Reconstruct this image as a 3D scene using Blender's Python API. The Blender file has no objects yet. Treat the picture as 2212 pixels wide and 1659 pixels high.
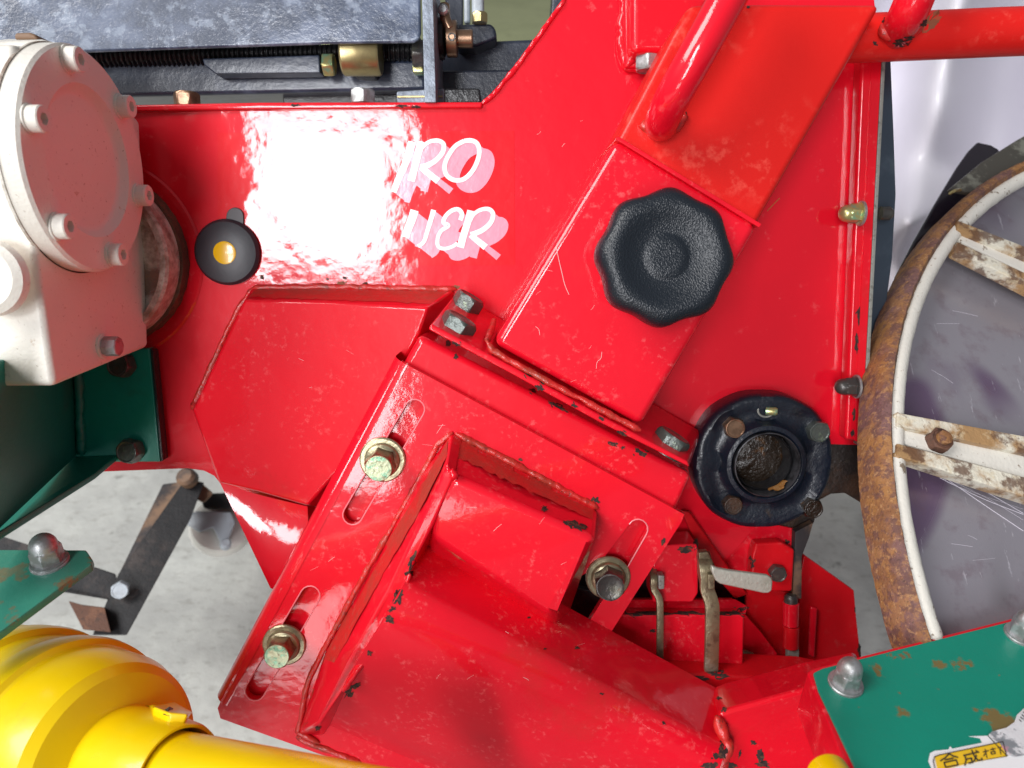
import bpy, bmesh, math, random
from mathutils import Vector, Matrix, noise
from mathutils.bvhtree import BVHTree
from mathutils.geometry import tessellate_polygon
random.seed(4)
SC = bpy.context.scene
COL = SC.collection
# ------------------------------------------------------------------ camera
F = 1597.4                      # focal length in photo units (2212 wide)
PITCH = math.radians(38)
CAM = Matrix.Translation((0, 0, .78)) @ Matrix.Rotation(math.radians(90) - PITCH, 4, 'X')
cd = bpy.data.cameras.new('camera'); cam = bpy.data.objects.new('camera', cd); COL.objects.link(cam)
cam.matrix_world = CAM
cd.sensor_width = 36; cd.lens = 26; cd.clip_start = .01; cd.clip_end = 60
cd.dof.use_dof = True; cd.dof.focus_distance = .44; cd.dof.aperture_fstop = 8.5
SC.camera = cam
# ------------------------------------------------------------------ world and lamps
w = bpy.data.worlds.new('World'); SC.world = w; w.use_nodes = True
nt = w.node_tree; bg = nt.nodes['Background']
bg.inputs[0].default_value = (.92, .94, 1, 1); bg.inputs[1].default_value = .19
SC.view_settings.view_transform = 'Standard'; SC.view_settings.look = 'None'
SC.view_settings.exposure = 0; SC.view_settings.gamma = 1

def CW(x, y, z): return CAM @ Vector((x, y, z))
def area(name, pos, target, sx, sy, power, col=(1, 1, 1)):
    l = bpy.data.lights.new(name, 'AREA'); l.shape = 'RECTANGLE'; l.size = sx; l.size_y = sy
    l.energy = power; l.color = col
    o = bpy.data.objects.new(name, l); COL.objects.link(o)
    p = CW(*pos); t = CW(*target)
    d = (t - p).normalized()
    o.rotation_euler = d.to_track_quat('-Z', 'Y').to_euler(); o.location = p
    return o
# bright sky seen through the shed opening behind the photographer, and the wider open side
area('sky_opening', (-.89, -.10, 2.6), (-.1, 0, -.5), .71, .78, 45, (.96, .97, 1))
area('sky_opening_lower', (-.83, -1.10, 2.6), (-.1, -.4, -.5), .50, .95, 30, (.98, .97, 1))
area('open_side', (-2.1, 1.45, 1.6), (0, 0, -.5), 1.6, 1.5, 96, (1, .985, .97))
area('bright_yard', (-1.42, -2.35, 2.5), (0, 0, -.5), 1.0, .6, 13, (1, .97, .98))

# ------------------------------------------------------------------ machine frame
PHI = math.radians(9.5)
NC = Vector((0, -math.sin(PHI), math.cos(PHI))); OC = Vector((0, 0, -.5))
R3 = CAM.to_3x3()
N = (R3 @ NC).normalized(); XA = (R3 @ Vector((1, 0, 0))).normalized(); YA = N.cross(XA).normalized()
def ray(x, y): return Vector(((x - 1106) / F, -(y - 829.5) / F, -1))
def P(x, y, h):                    # point of the machine plane at height h above the side plate
    r = ray(x, y); t = (OC.dot(NC) + h) / r.dot(NC)
    return CAM @ (r * t)
def Z(x, y, d): return CAM @ (ray(x, y) * d)
def Q(x, y, X0):                   # point of the upright plane X = X0
    r = ray(x, y); return CAM @ (r * (X0 / r.x))
def PL(x, y, o, n):                # point of any plane through o with normal n
    r = (R3 @ ray(x, y)); c = CAM.translation
    return c + r * ((o - c).dot(n) / r.dot(n))
def a_(x, y): return (553 * x, 414.75 * y)

# ------------------------------------------------------------------ object helpers
ORG = {}
def thing(name, label, cat, loc, group=None):
    o = bpy.data.objects.new(name, None); COL.objects.link(o); o.location = loc
    o.empty_display_size = .02
    o['label'] = label; o['category'] = cat
    if group: o['group'] = group
    ORG[o.name] = Vector(loc); return o
def finish(bm, ang=35, smooth=True):
    bmesh.ops.recalc_face_normals(bm, faces=bm.faces)
def mk(name, bm, mat, parent=None, ang=35, recalc=True, loc=None):
    if recalc: bmesh.ops.recalc_face_normals(bm, faces=bm.faces)
    org = ORG[parent.name] if parent else Vector(loc or (0, 0, 0))
    for v in bm.verts: v.co -= org
    wn = 'flat' in bm.faces.layers.int.keys()
    me = bpy.data.meshes.new(name); bm.to_mesh(me); bm.free()
    for p in me.polygons: p.use_smooth = True
    me.set_sharp_from_angle(angle=math.radians(ang))
    me.materials.append(mat)
    o = bpy.data.objects.new(name, me); COL.objects.link(o)
    if wn:
        md = o.modifiers.new('weighted_normal', 'WEIGHTED_NORMAL'); md.keep_sharp = True; md.weight = 100
    if parent: o.parent = parent
    else: o.location = org
    ORG[o.name] = org
    return o
def bevel(bm, off, seg=3, ang=30):
    if off <= 0: return
    es = [e for e in bm.edges if len(e.link_faces) == 2 and e.calc_face_angle(0) > math.radians(ang)]
    bmesh.ops.bevel(bm, geom=es, offset=off, segments=seg, profile=.5, affect='EDGES', clamp_overlap=True)
def dirs(path):
    return path
def loft3(fp, bp, bev=0, seg=3):
    bm = bmesh.new(); bm.faces.layers.int.new('flat')
    f = [bm.verts.new(p) for p in fp]; b = [bm.verts.new(p) for p in bp]
    n = len(f)
    bm.faces.new(f); bm.faces.new(b[::-1])
    for i in range(n): bm.faces.new((f[i], b[i], b[(i + 1) % n], f[(i + 1) % n]))
    bmesh.ops.recalc_face_normals(bm, faces=bm.faces)
    bevel(bm, bev, seg)
    return bm
def prism(px, hf, hb, bev=0, seg=3):
    fp = [P(x, y, hf) for x, y in px]
    return loft3(fp, [p + N * (hb - hf) for p in fp], bev, seg)
def loft(fpx, hf, bpx, hb, bev=0, seg=3):
    H = lambda a, i: a[i] if isinstance(a, (list, tuple)) else a
    return loft3([P(x, y, H(hf, i)) for i, (x, y) in enumerate(fpx)], [P(x, y, H(hb, i)) for i, (x, y) in enumerate(bpx)], bev, seg)
def holed(px, holes, hf, hb, bev=0):
    loops = [[P(x, y, hf) for x, y in px]] + [[P(x, y, hf) for x, y in h] for h in holes]
    flat = [p for l in loops for p in l]
    tris = tessellate_polygon(loops)
    bm = bmesh.new(); bm.faces.layers.int.new('flat')
    f = [bm.verts.new(p) for p in flat]; b = [bm.verts.new(p + N * (hb - hf)) for p in flat]
    for t in tris:
        bm.faces.new([f[i] for i in t]); bm.faces.new([b[i] for i in t[::-1]])
    k = 0
    for l in loops:
        n = len(l)
        for i in range(n):
            i0, i1 = k + i, k + (i + 1) % n
            bm.faces.new((f[i0], b[i0], b[i1], f[i1]))
        k += n
    bmesh.ops.recalc_face_normals(bm, faces=bm.faces)
    bevel(bm, bev, 2, 50)
    return bm
def slot(x0, y0, x1, y1, r, n=8):
    a = math.atan2(y1 - y0, x1 - x0); pts = []
    for i in range(n + 1):
        t = a - math.pi / 2 + math.pi * i / n; pts.append((x1 + r * math.cos(t), y1 + r * math.sin(t)))
    for i in range(n + 1):
        t = a + math.pi / 2 + math.pi * i / n; pts.append((x0 + r * math.cos(t), y0 + r * math.sin(t)))
    return pts
def basis(ax):
    ax = ax.normalized(); u = XA if abs(ax.dot(XA)) < .8 else YA
    e1 = (u - ax * u.dot(ax)).normalized(); return e1, ax.cross(e1), ax
def grid(rows):
    bm = bmesh.new(); V = [[bm.verts.new(p) for p in r] for r in rows]
    for a, b in zip(V, V[1:]):
        for i in range(len(a) - 1): bm.faces.new((a[i], a[i + 1], b[i + 1], b[i]))
    return bm
def q3(a, b, c, n):
    return [a * (1 - t) ** 2 + b * 2 * t * (1 - t) + c * t * t for t in [i / n for i in range(n + 1)]]
def polar(c, ax, rings, n=32, rot=0, cap=True, bm=None, e=None):
    """rings: (z, r) with r a number or a function of the angle; z a number or a function too"""
    e1, e2, e3 = e or basis(ax); bm = bm or bmesh.new(); rows = []
    for z, r in rings:
        row = []
        for i in range(n):
            t = 2 * math.pi * i / n
            rr = r(t) if callable(r) else r; zz = z(t) if callable(z) else z
            row.append(bm.verts.new(c + (e1 * math.cos(t + rot) + e2 * math.sin(t + rot)) * rr + e3 * zz))
        rows.append(row)
    for a, b in zip(rows, rows[1:]):
        for i in range(n): bm.faces.new((a[i], a[(i + 1) % n], b[(i + 1) % n], b[i]))
    if cap:
        bm.faces.new(rows[0][::-1]); bm.faces.new(rows[-1])
    return bm
def hexr(r): return lambda t: r * math.cos(math.pi / 6) / math.cos(((t + math.pi / 6) % (math.pi / 3)) - math.pi / 6)
def minr(f, m): return lambda t: min(f(t), m)
def hexhead(c, ax, r, h, rot=0, n=48, mark=False):
    hr = hexr(r)
    rings = [(0, minr(hr, r * .93)), (h * .1, hr), (h * .8, hr), (h * .9, minr(hr, r * .955)), (h, minr(hr, r * .86)), (h + .0001, r * .78), (h - .0004, r * .7), (h - .0004, r * .1)]
    return polar(c, ax, rings, n, rot)
def capnut(c, ax, r, h, rot=0):
    hr = hexr(r); rings = [(0, r * 1.12), (h * .07, r * 1.14), (h * .09, hr), (h * .46, hr), (h * .53, minr(hr, r * .92)), (h * .54, r * .87), (h * .60, r * .86)]
    for k in range(1, 9):
        t = k / 8 * math.pi / 2; rings.append((h * (.62 + .38 * math.sin(t)), max(r * .85 * math.cos(t), r * .03)))
    return polar(c, ax, rings, 48, rot)
def washer(c, ax, r, ri, t):
    return polar(c, ax, [(0, r), (t * .7, r), (t, r * .94), (t, ri), (0, ri)], 40, cap=False)
def catmull(pts, k=6):
    out = []; n = len(pts)
    for i in range(n - 1):
        p0, p1, p2, p3 = pts[max(i - 1, 0)], pts[i], pts[i + 1], pts[min(i + 2, n - 1)]
        for j in range(k):
            t = j / k
            out.append(.5 * ((2 * p1) + (p2 - p0) * t + (2 * p0 - 5 * p1 + 4 * p2 - p3) * t * t + (3 * p1 - p0 - 3 * p2 + p3) * t ** 3))
    out.append(pts[-1].copy()); return out
def tube(path, r, n=16, rad=None, cap=True, sq=None):
    bm = bmesh.new(); rows = []; m = len(path)
    t0 = (path[1] - path[0]).normalized(); e1 = basis(t0)[0]
    for i, p in enumerate(path):
        t = (path[min(i + 1, m - 1)] - path[max(i - 1, 0)]).normalized()
        e1 = (e1 - t * e1.dot(t)).normalized(); e2 = t.cross(e1)
        rows.append([bm.verts.new(p + (e1 * math.cos(2 * math.pi * k / n) + e2 * math.sin(2 * math.pi * k / n)) * (rad(i, 2 * math.pi * k / n) if rad else r)) for k in range(n)])
    for a, b in zip(rows, rows[1:]):
        for i in range(n): bm.faces.new((a[i], a[(i + 1) % n], b[(i + 1) % n], b[i]))
    if cap: bm.faces.new(rows[0][::-1]); bm.faces.new(rows[-1])
    return bm
def densify(pts, step):
    out = [pts[0]]
    for a, b in zip(pts, pts[1:]):
        n = max(1, int((b - a).length / step))
        for i in range(1, n + 1): out.append(a.lerp(b, i / n))
    return out
def weldbm(pts, r=.003, seed=0, amp=.32, rip=.0045):
    pts = densify(pts, .0011)
    s = Vector((seed * 7.1, seed * 3.3, 0))
    L = [0]
    for a, b in zip(pts, pts[1:]): L.append(L[-1] + (b - a).length)
    def rad(i, t):
        p = pts[i]; q = Vector((math.cos(t), math.sin(t), 0)) * .6
        k = .86 + amp * noise.noise(p * 150 + s + q) + amp * .55 * noise.noise(p * 430 + s + q) + .22 * noise.noise(Vector((L[i] * 90, seed, 4)))
        e = min(1, .35 + min(i, len(pts) - 1 - i) / 4)
        return r * k * e
    return tube(pts, r, 10, rad)
def strip_decal(par, objs, a, b, mat, name, n=26, seed=0, jag=4):
    bm = bmesh.new(); A = []; B = []
    def at(pl, t):
        t *= len(pl) - 1; i = min(int(t), len(pl) - 2); f = t - i
        return pl[i][0] + (pl[i + 1][0] - pl[i][0]) * f, pl[i][1] + (pl[i + 1][1] - pl[i][1]) * f
    m = 4; rows = []
    for k in range(n + 1):
        (x0, y0), (x1, y1) = at(a, k / n), at(b, k / n); row = []
        for q in range(m + 1):
            f = q / m; j = jag * noise.noise(Vector((k * .9, q * 3.1, seed))) if q in (0, m) else 0
            h = cast(x0 + (x1 - x0) * f, y0 + (y1 - y0) * f + j, objs)
            row.append(bm.verts.new(h[0] + h[1] * .0002) if h else None)
        rows.append(row)
    for R0, R1 in zip(rows, rows[1:]):
        for q in range(m):
            v = (R0[q], R0[q + 1], R1[q + 1], R1[q])
            if all(v) and max((v[i].co - v[(i + 1) % 4].co).length for i in range(4)) < .02: bm.faces.new(v)
    o = mk(name, bm, mat, par, 60, recalc=False); o['kind'] = 'stuff'; return o
def weld(par, mat, pts, h=0, r=.003, seed=0, name='weld_bead'):
    pp = [p if isinstance(p, Vector) else P(p[0], p[1], h if len(p) < 3 else p[2]) for p in pts]
    return mk(name, weldbm(pp, r, seed), mat, par, 60)
BV = {}
def bvh(objs):
    out = []
    for o in objs:
        if o.name not in BV:
            me = o.data; org = ORG[o.name]
            BV[o.name] = BVHTree.FromPolygons([v.co + org for v in me.vertices], [list(p.vertices) for p in me.polygons])
        out.append(BV[o.name])
    return out
def cast(x, y, objs):
    c = CAM.translation; d = (R3 @ ray(x, y)).normalized(); best = None
    for b in bvh(objs):
        l, n, i, dist = b.ray_cast(c, d)
        if l and (best is None or dist < best[2]): best = (l, n if n.dot(d) < 0 else -n, dist)
    return best
def decal_bm(bm, poly, objs, off=.00025):
    """fan patch lying on the surface it is found on"""
    cx = sum(p[0] for p in poly) / len(poly); cy = sum(p[1] for p in poly) / len(poly)
    h = cast(cx, cy, objs)
    if not h: return
    vs = []; n0 = h[1]
    for x, y in poly:
        q = cast(x, y, objs)
        if not q or abs(q[2] - h[2]) > .012: q = (PL(x, y, h[0], n0), n0)
        vs.append(bm.verts.new(q[0] + q[1] * off))
    c = bm.verts.new(h[0] + h[1] * off)
    for i in range(len(vs)):
        bm.faces.new((c, vs[i], vs[(i + 1) % len(vs)]))
def ragged(cx, cy, a, b, ang, seed, n=22, amp=.55):
    out = []; ca, sa = math.cos(ang), math.sin(ang)
    for i in range(n):
        t = 2 * math.pi * i / n
        k = 1 + amp * noise.noise(Vector((math.cos(t) * 1.7 + seed * 5.3, math.sin(t) * 1.7, seed))) + amp * .8 * noise.noise(Vector((math.cos(t) * 5 + seed, math.sin(t) * 5, seed * 2.1)))
        x, y = math.cos(t) * a * k, math.sin(t) * b * k
        out.append((cx + x * ca - y * sa, cy + x * sa + y * ca))
    return out
def chips(par, objs, lst, mat, name='paint_chips'):
    bm = bmesh.new(); rs = random.Random(len(lst) * 13 + 1)
    for k, (x, y, a, b, ang) in enumerate(lst):
        decal_bm(bm, ragged(x, y, a, b, math.radians(ang), x * .13 + y * .07, amp=.8), objs)
        for j in range(2):
            s = rs.uniform(.2, .45); 
            decal_bm(bm, ragged(x + rs.uniform(-1, 1) * a * 1.3 * math.cos(math.radians(ang)), y + rs.uniform(-1, 1) * a * 1.3 * math.sin(math.radians(ang)) + rs.uniform(-1, 1) * b, a * s, b * s, math.radians(ang + 30 * j), x * .3 + j, n=12), objs)
    o = mk(name, bm, mat, par, recalc=False); o['kind'] = 'stuff'
    return o

# ------------------------------------------------------------------ materials
def newmat(name):
    m = bpy.data.materials.new(name); m.use_nodes = True
    return m, m.node_tree, m.node_tree.nodes['Principled BSDF']
def nd(t, k, **kw):
    n = t.nodes.new(k)
    for a, b in kw.items(): setattr(n, a, b)
    return n
def noise_f(t, scale, detail=4, rough=.55, lo=.4, hi=.6, stretch=None, dist=0, off=0):
    c = nd(t, 'ShaderNodeTexCoord'); mp = nd(t, 'ShaderNodeMapping'); t.links.new(c.outputs['Object'], mp.inputs[0])
    if stretch: mp.inputs['Scale'].default_value = stretch
    mp.inputs['Location'].default_value = (off, off * .7, off * .3)
    n = nd(t, 'ShaderNodeTexNoise'); n.inputs['Scale'].default_value = scale; n.inputs['Detail'].default_value = detail
    n.inputs['Roughness'].default_value = rough; n.inputs['Distortion'].default_value = dist
    t.links.new(mp.outputs[0], n.inputs['Vector'])
    r = nd(t, 'ShaderNodeMapRange'); r.interpolation_type = 'SMOOTHSTEP'
    r.inputs[1].default_value = lo; r.inputs[2].default_value = hi
    t.links.new(n.outputs['Fac'], r.inputs[0]); return r.outputs[0]
def mixc(t, f, a, b):
    m = nd(t, 'ShaderNodeMix'); m.data_type = 'RGBA'
    for s, v in ((6, a), (7, b)):
        if isinstance(v, tuple): m.inputs[s].default_value = (*v, 1)
        else: t.links.new(v, m.inputs[s])
    if isinstance(f, (int, float)): m.inputs[0].default_value = f
    else: t.links.new(f, m.inputs[0])
    return m.outputs[2]
def mulv(t, a, k, add=0):
    m = nd(t, 'ShaderNodeMath'); m.operation = 'MULTIPLY_ADD'; m.inputs[1].default_value = k; m.inputs[2].default_value = add
    t.links.new(a, m.inputs[0]); return m.outputs[0]
def bump(t, b, srcs, coat=False):
    prev = None
    for s, strength, dist in srcs:
        n = nd(t, 'ShaderNodeBump'); n.inputs['Strength'].default_value = strength; n.inputs['Distance'].default_value = dist
        t.links.new(s, n.inputs['Height'])
        if prev: t.links.new(prev, n.inputs['Normal'])
        prev = n.outputs[0]
    t.links.new(prev, b.inputs['Normal'])
    t.links.new(prev, b.inputs['Coat Normal'])
def paint(name, col, rough=.35, coat=.7, croug=.07, dust=None, dustc=(1, .3, .3), spots=None, layers=(), wave=.25, peel=.05, metal=0, spec=.5):
    """dust/layers: (scale, lo, hi, strength, detail); layers add colour: (scale, lo, hi, colour, strength, stretch, rough)"""
    m, t, b = newmat(name)
    c = col; rgh = None
    v = noise_f(t, 14, 3, .5, .3, .7, off=3)
    c = mixc(t, mulv(t, v, .25), col, tuple(x * .72 for x in col))
    if dust:
        sc, lo, hi, st = dust
        d = noise_f(t, sc, 7, .62, lo, hi, off=1); d2 = noise_f(t, sc * .17, 3, .5, .42, .62, off=5)
        mm = nd(t, 'ShaderNodeMath'); mm.operation = 'MULTIPLY'; t.links.new(d, mm.inputs[0]); t.links.new(d2, mm.inputs[1])
        f = mulv(t, mm.outputs[0], st); c = mixc(t, f, c, dustc)
        rgh = mulv(t, mm.outputs[0], .3, rough)
    for L in layers:
        sc, lo, hi, lc, st = L[:5]
        f = noise_f(t, sc, 8, .65, lo, hi, L[5] if len(L) > 5 else None, off=sc * .01 + len(c.name if hasattr(c, 'name') else 'a'))
        c = mixc(t, mulv(t, f, st), c, lc)
        if len(L) > 6: rgh = mulv(t, f, L[6], rough)
    if isinstance(c, tuple): b.inputs['Base Color'].default_value = (*c, 1)
    else: t.links.new(c, b.inputs['Base Color'])
    if rgh: t.links.new(rgh, b.inputs['Roughness'])
    else: b.inputs['Roughness'].default_value = rough
    b.inputs['Metallic'].default_value = metal; b.inputs['Specular IOR Level'].default_value = spec
    b.inputs['Coat Weight'].default_value = coat; b.inputs['Coat Roughness'].default_value = croug
    bump(t, b, [(noise_f(t, 28, 3, .5, 0, 1, off=9), wave, .002), (noise_f(t, 420, 3, .6, 0, 1), peel, .0006)])
    return m
REDC = (.80, .006, .022)
RED = paint('red_enamel', REDC, .36, .85, .055, dust=(260, .52, .72, .42), dustc=(.95, .20, .20), layers=((9, .56, .72, (.50, .03, .02), .5),), wave=.16, peel=.035, spec=.12)
REDGL = paint('red_enamel_gloss', REDC, .34, 1, .05, dust=(120, .60, .72, .30), dustc=(.95, .2, .2), wave=.22, peel=.045, spec=.12)
REDSM = paint('red_enamel_clean', (.76, .005, .018), .34, .85, .045, dust=(240, .54, .72, .35), dustc=(.9, .18, .18), layers=((11, .55, .7, (.46, .02, .015), .5),), wave=.15, peel=.05, spec=.12)
REDOR = paint('red_enamel_faded', (.70, .014, .011), .45, .30, .2, dust=(110, .5, .68, .6), dustc=(.85, .10, .07), wave=.2, peel=.06, spec=.12)
REDWELD = paint('red_weld_paint', (.60, .022, .018), .42, .5, .14, layers=((60, .48, .62, (.30, .05, .025), .6), (220, .55, .66, (.12, .03, .02), .7)), wave=.8, peel=.7)
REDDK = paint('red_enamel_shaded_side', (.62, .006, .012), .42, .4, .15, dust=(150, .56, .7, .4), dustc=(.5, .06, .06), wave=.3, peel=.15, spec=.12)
CHIP = paint('bare_primer', (.045, .028, .026), .7, 0, .3, layers=((300, .5, .6, (.16, .07, .04), .6),), wave=.2, peel=.4, spec=.2)
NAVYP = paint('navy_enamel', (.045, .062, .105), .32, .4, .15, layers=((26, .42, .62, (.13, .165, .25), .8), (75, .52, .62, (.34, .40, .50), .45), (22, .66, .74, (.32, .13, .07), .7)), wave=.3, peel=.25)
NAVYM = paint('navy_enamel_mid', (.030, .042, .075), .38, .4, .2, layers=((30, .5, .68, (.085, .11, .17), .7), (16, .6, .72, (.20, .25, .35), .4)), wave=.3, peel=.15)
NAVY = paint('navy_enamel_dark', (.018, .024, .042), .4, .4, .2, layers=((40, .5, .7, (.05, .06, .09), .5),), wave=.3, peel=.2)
NAVYHUB = paint('navy_cast_iron', (.005, .009, .019), .38, .3, .22, layers=((26, .5, .7, (.004, .004, .005), .85), (90, .62, .72, (.05, .035, .025), .6)), wave=.7, peel=.4)
STEELG = paint('grey_cut_steel', (.27, .31, .37), .45, 0, .3, layers=((60, .45, .65, (.13, .15, .18), .7, (1, 1, 1)),), metal=.4, wave=.2, peel=.5)
EDGE = paint('bare_steel_edge', (.30, .30, .27), .5, 0, .3, layers=((300, .5, .65, (.12, .10, .08), .6),), metal=.3, peel=.4)
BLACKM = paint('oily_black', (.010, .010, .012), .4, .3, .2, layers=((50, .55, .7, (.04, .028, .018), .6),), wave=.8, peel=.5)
BROWNM = paint('oily_brown_rubber', (.020, .013, .010), .5, .15, .3, layers=((36, .48, .66, (.065, .03, .014), .8), (70, .55, .7, (.09, .07, .05), .35)), wave=1, peel=.6)
ZINC = paint('zinc_plate', (.48, .49, .50), .46, 0, .3, layers=((150, .46, .60, (.27, .27, .26), .75), (60, .62, .72, (.35, .16, .10), .7)), metal=.75, peel=.2)
ZINCY = paint('yellow_zinc', (.58, .52, .22), .3, 0, .3, layers=((200, .45, .6, (.25, .62, .42), .8), (90, .58, .7, (.2, .12, .05), .6)), metal=.7, peel=.15)
ZINCG = paint('green_faced_bolt', (.50, .56, .36), .28, .3, .2, layers=((200, .48, .60, (.14, .46, .30), .8), (330, .55, .63, (.16, .13, .07), .7)), metal=.45, peel=.2)
BOLTD = paint('dark_bolt', (.085, .08, .075), .35, .2, .2, layers=((90, .5, .65, (.16, .16, .12), .6), (150, .6, .7, (.16, .07, .03), .7)), metal=.55, peel=.4)
BOLTG = paint('grey_green_bolt', (.10, .12, .11), .35, .2, .2, layers=((120, .45, .6, (.08, .09, .08), .7), (200, .58, .68, (.25, .32, .2), .5)), metal=.5, peel=.4)
BRASS = paint('brass_yellow_plate', (.46, .38, .18), .34, .2, .2, layers=((60, .5, .7, (.3, .2, .1), .5),), metal=.8)
COPPER = paint('bronzed_steel', (.40, .24, .15), .3, .1, .2, layers=((70, .45, .65, (.14, .08, .05), .7),), metal=.75)
CREAM = paint('cream_enamel', (.86, .82, .74), .45, .25, .25, layers=((420, .62, .70, (.30, .22, .15), .6), (150, .66, .72, (.42, .24, .10), .55)), wave=.2, peel=.35)
CREAMR = paint('cream_with_rust', (.76, .72, .60), .45, .25, .25, layers=((26, .40, .54, (.34, .17, .045), .9), (60, .48, .58, (.12, .055, .03), .85), (110, .55, .63, (.66, .55, .36), .5), (260, .60, .66, (.18, .10, .05), .7)), wave=.6, peel=.7)
CREAMD = paint('cream_scuffed', (.74, .71, .64), .42, .25, .25, layers=((90, .60, .64, (.20, .14, .09), .9), (320, .63, .68, (.28, .2, .13), .7)), wave=.3, peel=.4)
FLANGE = paint('dirty_cream_cast', (.76, .72, .64), .5, .2, .3, layers=((22, .42, .56, (.16, .09, .055), .85), (60, .55, .65, (.35, .22, .14), .5)), wave=.5, peel=.6)
RUST = paint('rusty_rim', (.24, .105, .042), .8, 0, .3, layers=((16, .46, .56, (.17, .085, .085), .9), (75, .47, .56, (.38, .18, .05), .55), (130, .50, .58, (.12, .055, .05), .75), (330, .54, .64, (.48, .27, .12), .5), (600, .56, .66, (.05, .028, .022), .6)), wave=.9, peel=1)
RUSTD = paint('dark_rust', (.12, .055, .035), .75, 0, .3, layers=((70, .46, .58, (.20, .09, .05), .7), (240, .55, .65, (.05, .03, .025), .7)), wave=.9, peel=1)
GREEN = paint('green_enamel', (.0, .245, .165), .42, .35, .2, layers=((34, .60, .645, (.20, .12, .03), .9), (75, .645, .68, (.20, .10, .03), .85)), wave=.2, peel=.15)
GREENP = paint('green_enamel_pitted', (.05, .27, .19), .42, .35, .2, layers=((44, .55, .60, (.25, .12, .04), .85), (12, .45, .65, (.02, .19, .14), .6)), wave=.2, peel=.15)
GREENC = paint('green_enamel_plain', (.0, .27, .20), .40, .4, .2, layers=((20, .55, .7, (.02, .10, .07), .4),), wave=.3, peel=.12)
GREEND = paint('green_channel_paint', (.0, .22, .165), .5, .2, .3, layers=((12, .58, .7, (.06, .06, .03), .3),), wave=.3, peel=.2)
YEL = paint('yellow_plastic', (.92, .64, .0), .32, .25, .12, layers=((30, .58, .75, (.72, .40, .02), .4), (160, .68, .74, (.4, .24, .05), .5)), wave=.2, peel=.05)
RUB = paint('black_rubber', (.020, .019, .026), .45, .1, .3, wave=.1, peel=.05)
RUBG = paint('grey_rubber_tab', (.055, .05, .055), .5, .1, .3, wave=.1, peel=.05)
YELD = paint('yellow_dot', (.90, .52, .0), .25, .5, .08, wave=.1, peel=.02)
STANDM = paint('worn_dark_stand', (.028, .024, .026), .6, 0, .3, layers=((14, .42, .55, (.24, .14, .08), .85), (50, .5, .7, (.10, .08, .075), .5)), wave=.4, peel=.15)
STANDD = paint('black_stand', (.008, .008, .010), .6, 0, .3, layers=((24, .5, .66, (.06, .045, .04), .7),), wave=.5, peel=.5)
CASTW = paint('white_nylon', (.94, .93, .86), .45, .1, .3, wave=.2, peel=.1)
CASTB = paint('pale_zinc_housing', (.52, .58, .64), .4, .1, .3, layers=((30, .5, .65, (.3, .32, .33), .6),), wave=.3, peel=.2)
LETW = paint('white_lettering', (.93, .9, .93), .3, .5, .1, wave=.3, peel=.1)
LETP = paint('pink_lettering_shade', (.89, .30, .41), .3, .5, .1, wave=.3, peel=.1)
FILM = paint('clear_film_on_red', (.80, .008, .018), .30, 1, .035, dust=(160, .6, .72, .25), dustc=(.9, .25, .3), wave=.27, peel=.035, spec=.12)
STK = paint('white_label', (.86, .86, .88), .3, .4, .1, wave=.2, peel=.05)
STKY = paint('yellow_label', (.88, .55, .02), .3, .4, .1, wave=.2, peel=.05)
INK = paint('label_ink', (.035, .03, .025), .4, .2, .2, wave=.1, peel=.02)
TORN = paint('torn_label', (.72, .72, .74), .3, .6, .08, layers=((120, .5, .56, (.12, .14, .16), .8), (45, .56, .62, (.75, .25, .35), .7)), wave=.9, peel=.3)
GREASE = paint('dirty_grease', (.018, .010, .005), .35, .4, .2, layers=((70, .60, .66, (.30, .23, .14), .8), (40, .56, .64, (.16, .065, .012), .7), (36, .56, .64, (.02, .012, .008), .9)), wave=1.2, peel=1)
AMBER = paint('amber_grease', (.36, .15, .03), .25, .6, .1, layers=((90, .5, .6, (.5, .3, .14), .5),), wave=1, peel=.6)
def knobmat():
    m, t, b = newmat('grained_black_plastic')
    b.inputs['Base Color'].default_value = (.010, .014, .020, 1); b.inputs['Roughness'].default_value = .34
    c = nd(t, 'ShaderNodeTexCoord'); v = nd(t, 'ShaderNodeTexVoronoi'); v.inputs['Scale'].default_value = 1600; v.feature = 'SMOOTH_F1'
    mp = nd(t, 'ShaderNodeMapping'); mp.inputs['Scale'].default_value = (1, .6, .8); t.links.new(c.outputs['Object'], mp.inputs[0]); t.links.new(mp.outputs[0], v.inputs[0])
    bump(t, b, [(v.outputs['Distance'], .42, .0007), (noise_f(t, 60, 2, .5, 0, 1), .1, .001)])
    return m
KNOB = knobmat()
def discmat():
    m, t, b = newmat('scratched_sheet_metal')
    f = noise_f(t, 7.5, 2, .5, .44, .56, off=2.35, dist=.6)
    c = mixc(t, f, (.17, .11, .19), (.34, .32, .36))  # purple and grey clouds stand in for reflections, painted into the base colour
    f2 = noise_f(t, 60, 5, .6, .5, .7); c = mixc(t, mulv(t, f2, .35), c, (.18, .10, .13))
    f3 = noise_f(t, 30, 6, .7, .63, .68, (6, 1, 1)); c = mixc(t, mulv(t, f3, .5), c, (.75, .72, .8))
    t.links.new(c, b.inputs['Base Color']); b.inputs['Metallic'].default_value = .45; b.inputs['Coat Weight'].default_value = .9; b.inputs['Coat Roughness'].default_value = .06
    t.links.new(mulv(t, f, .2, .25), b.inputs['Roughness'])
    bump(t, b, [(noise_f(t, 6, 2, .5, 0, 1), .5, .01), (noise_f(t, 300, 4, .6, 0, 1, (8, 1, 1)), .12, .0005)])
    return m
DISC = discmat()
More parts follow.
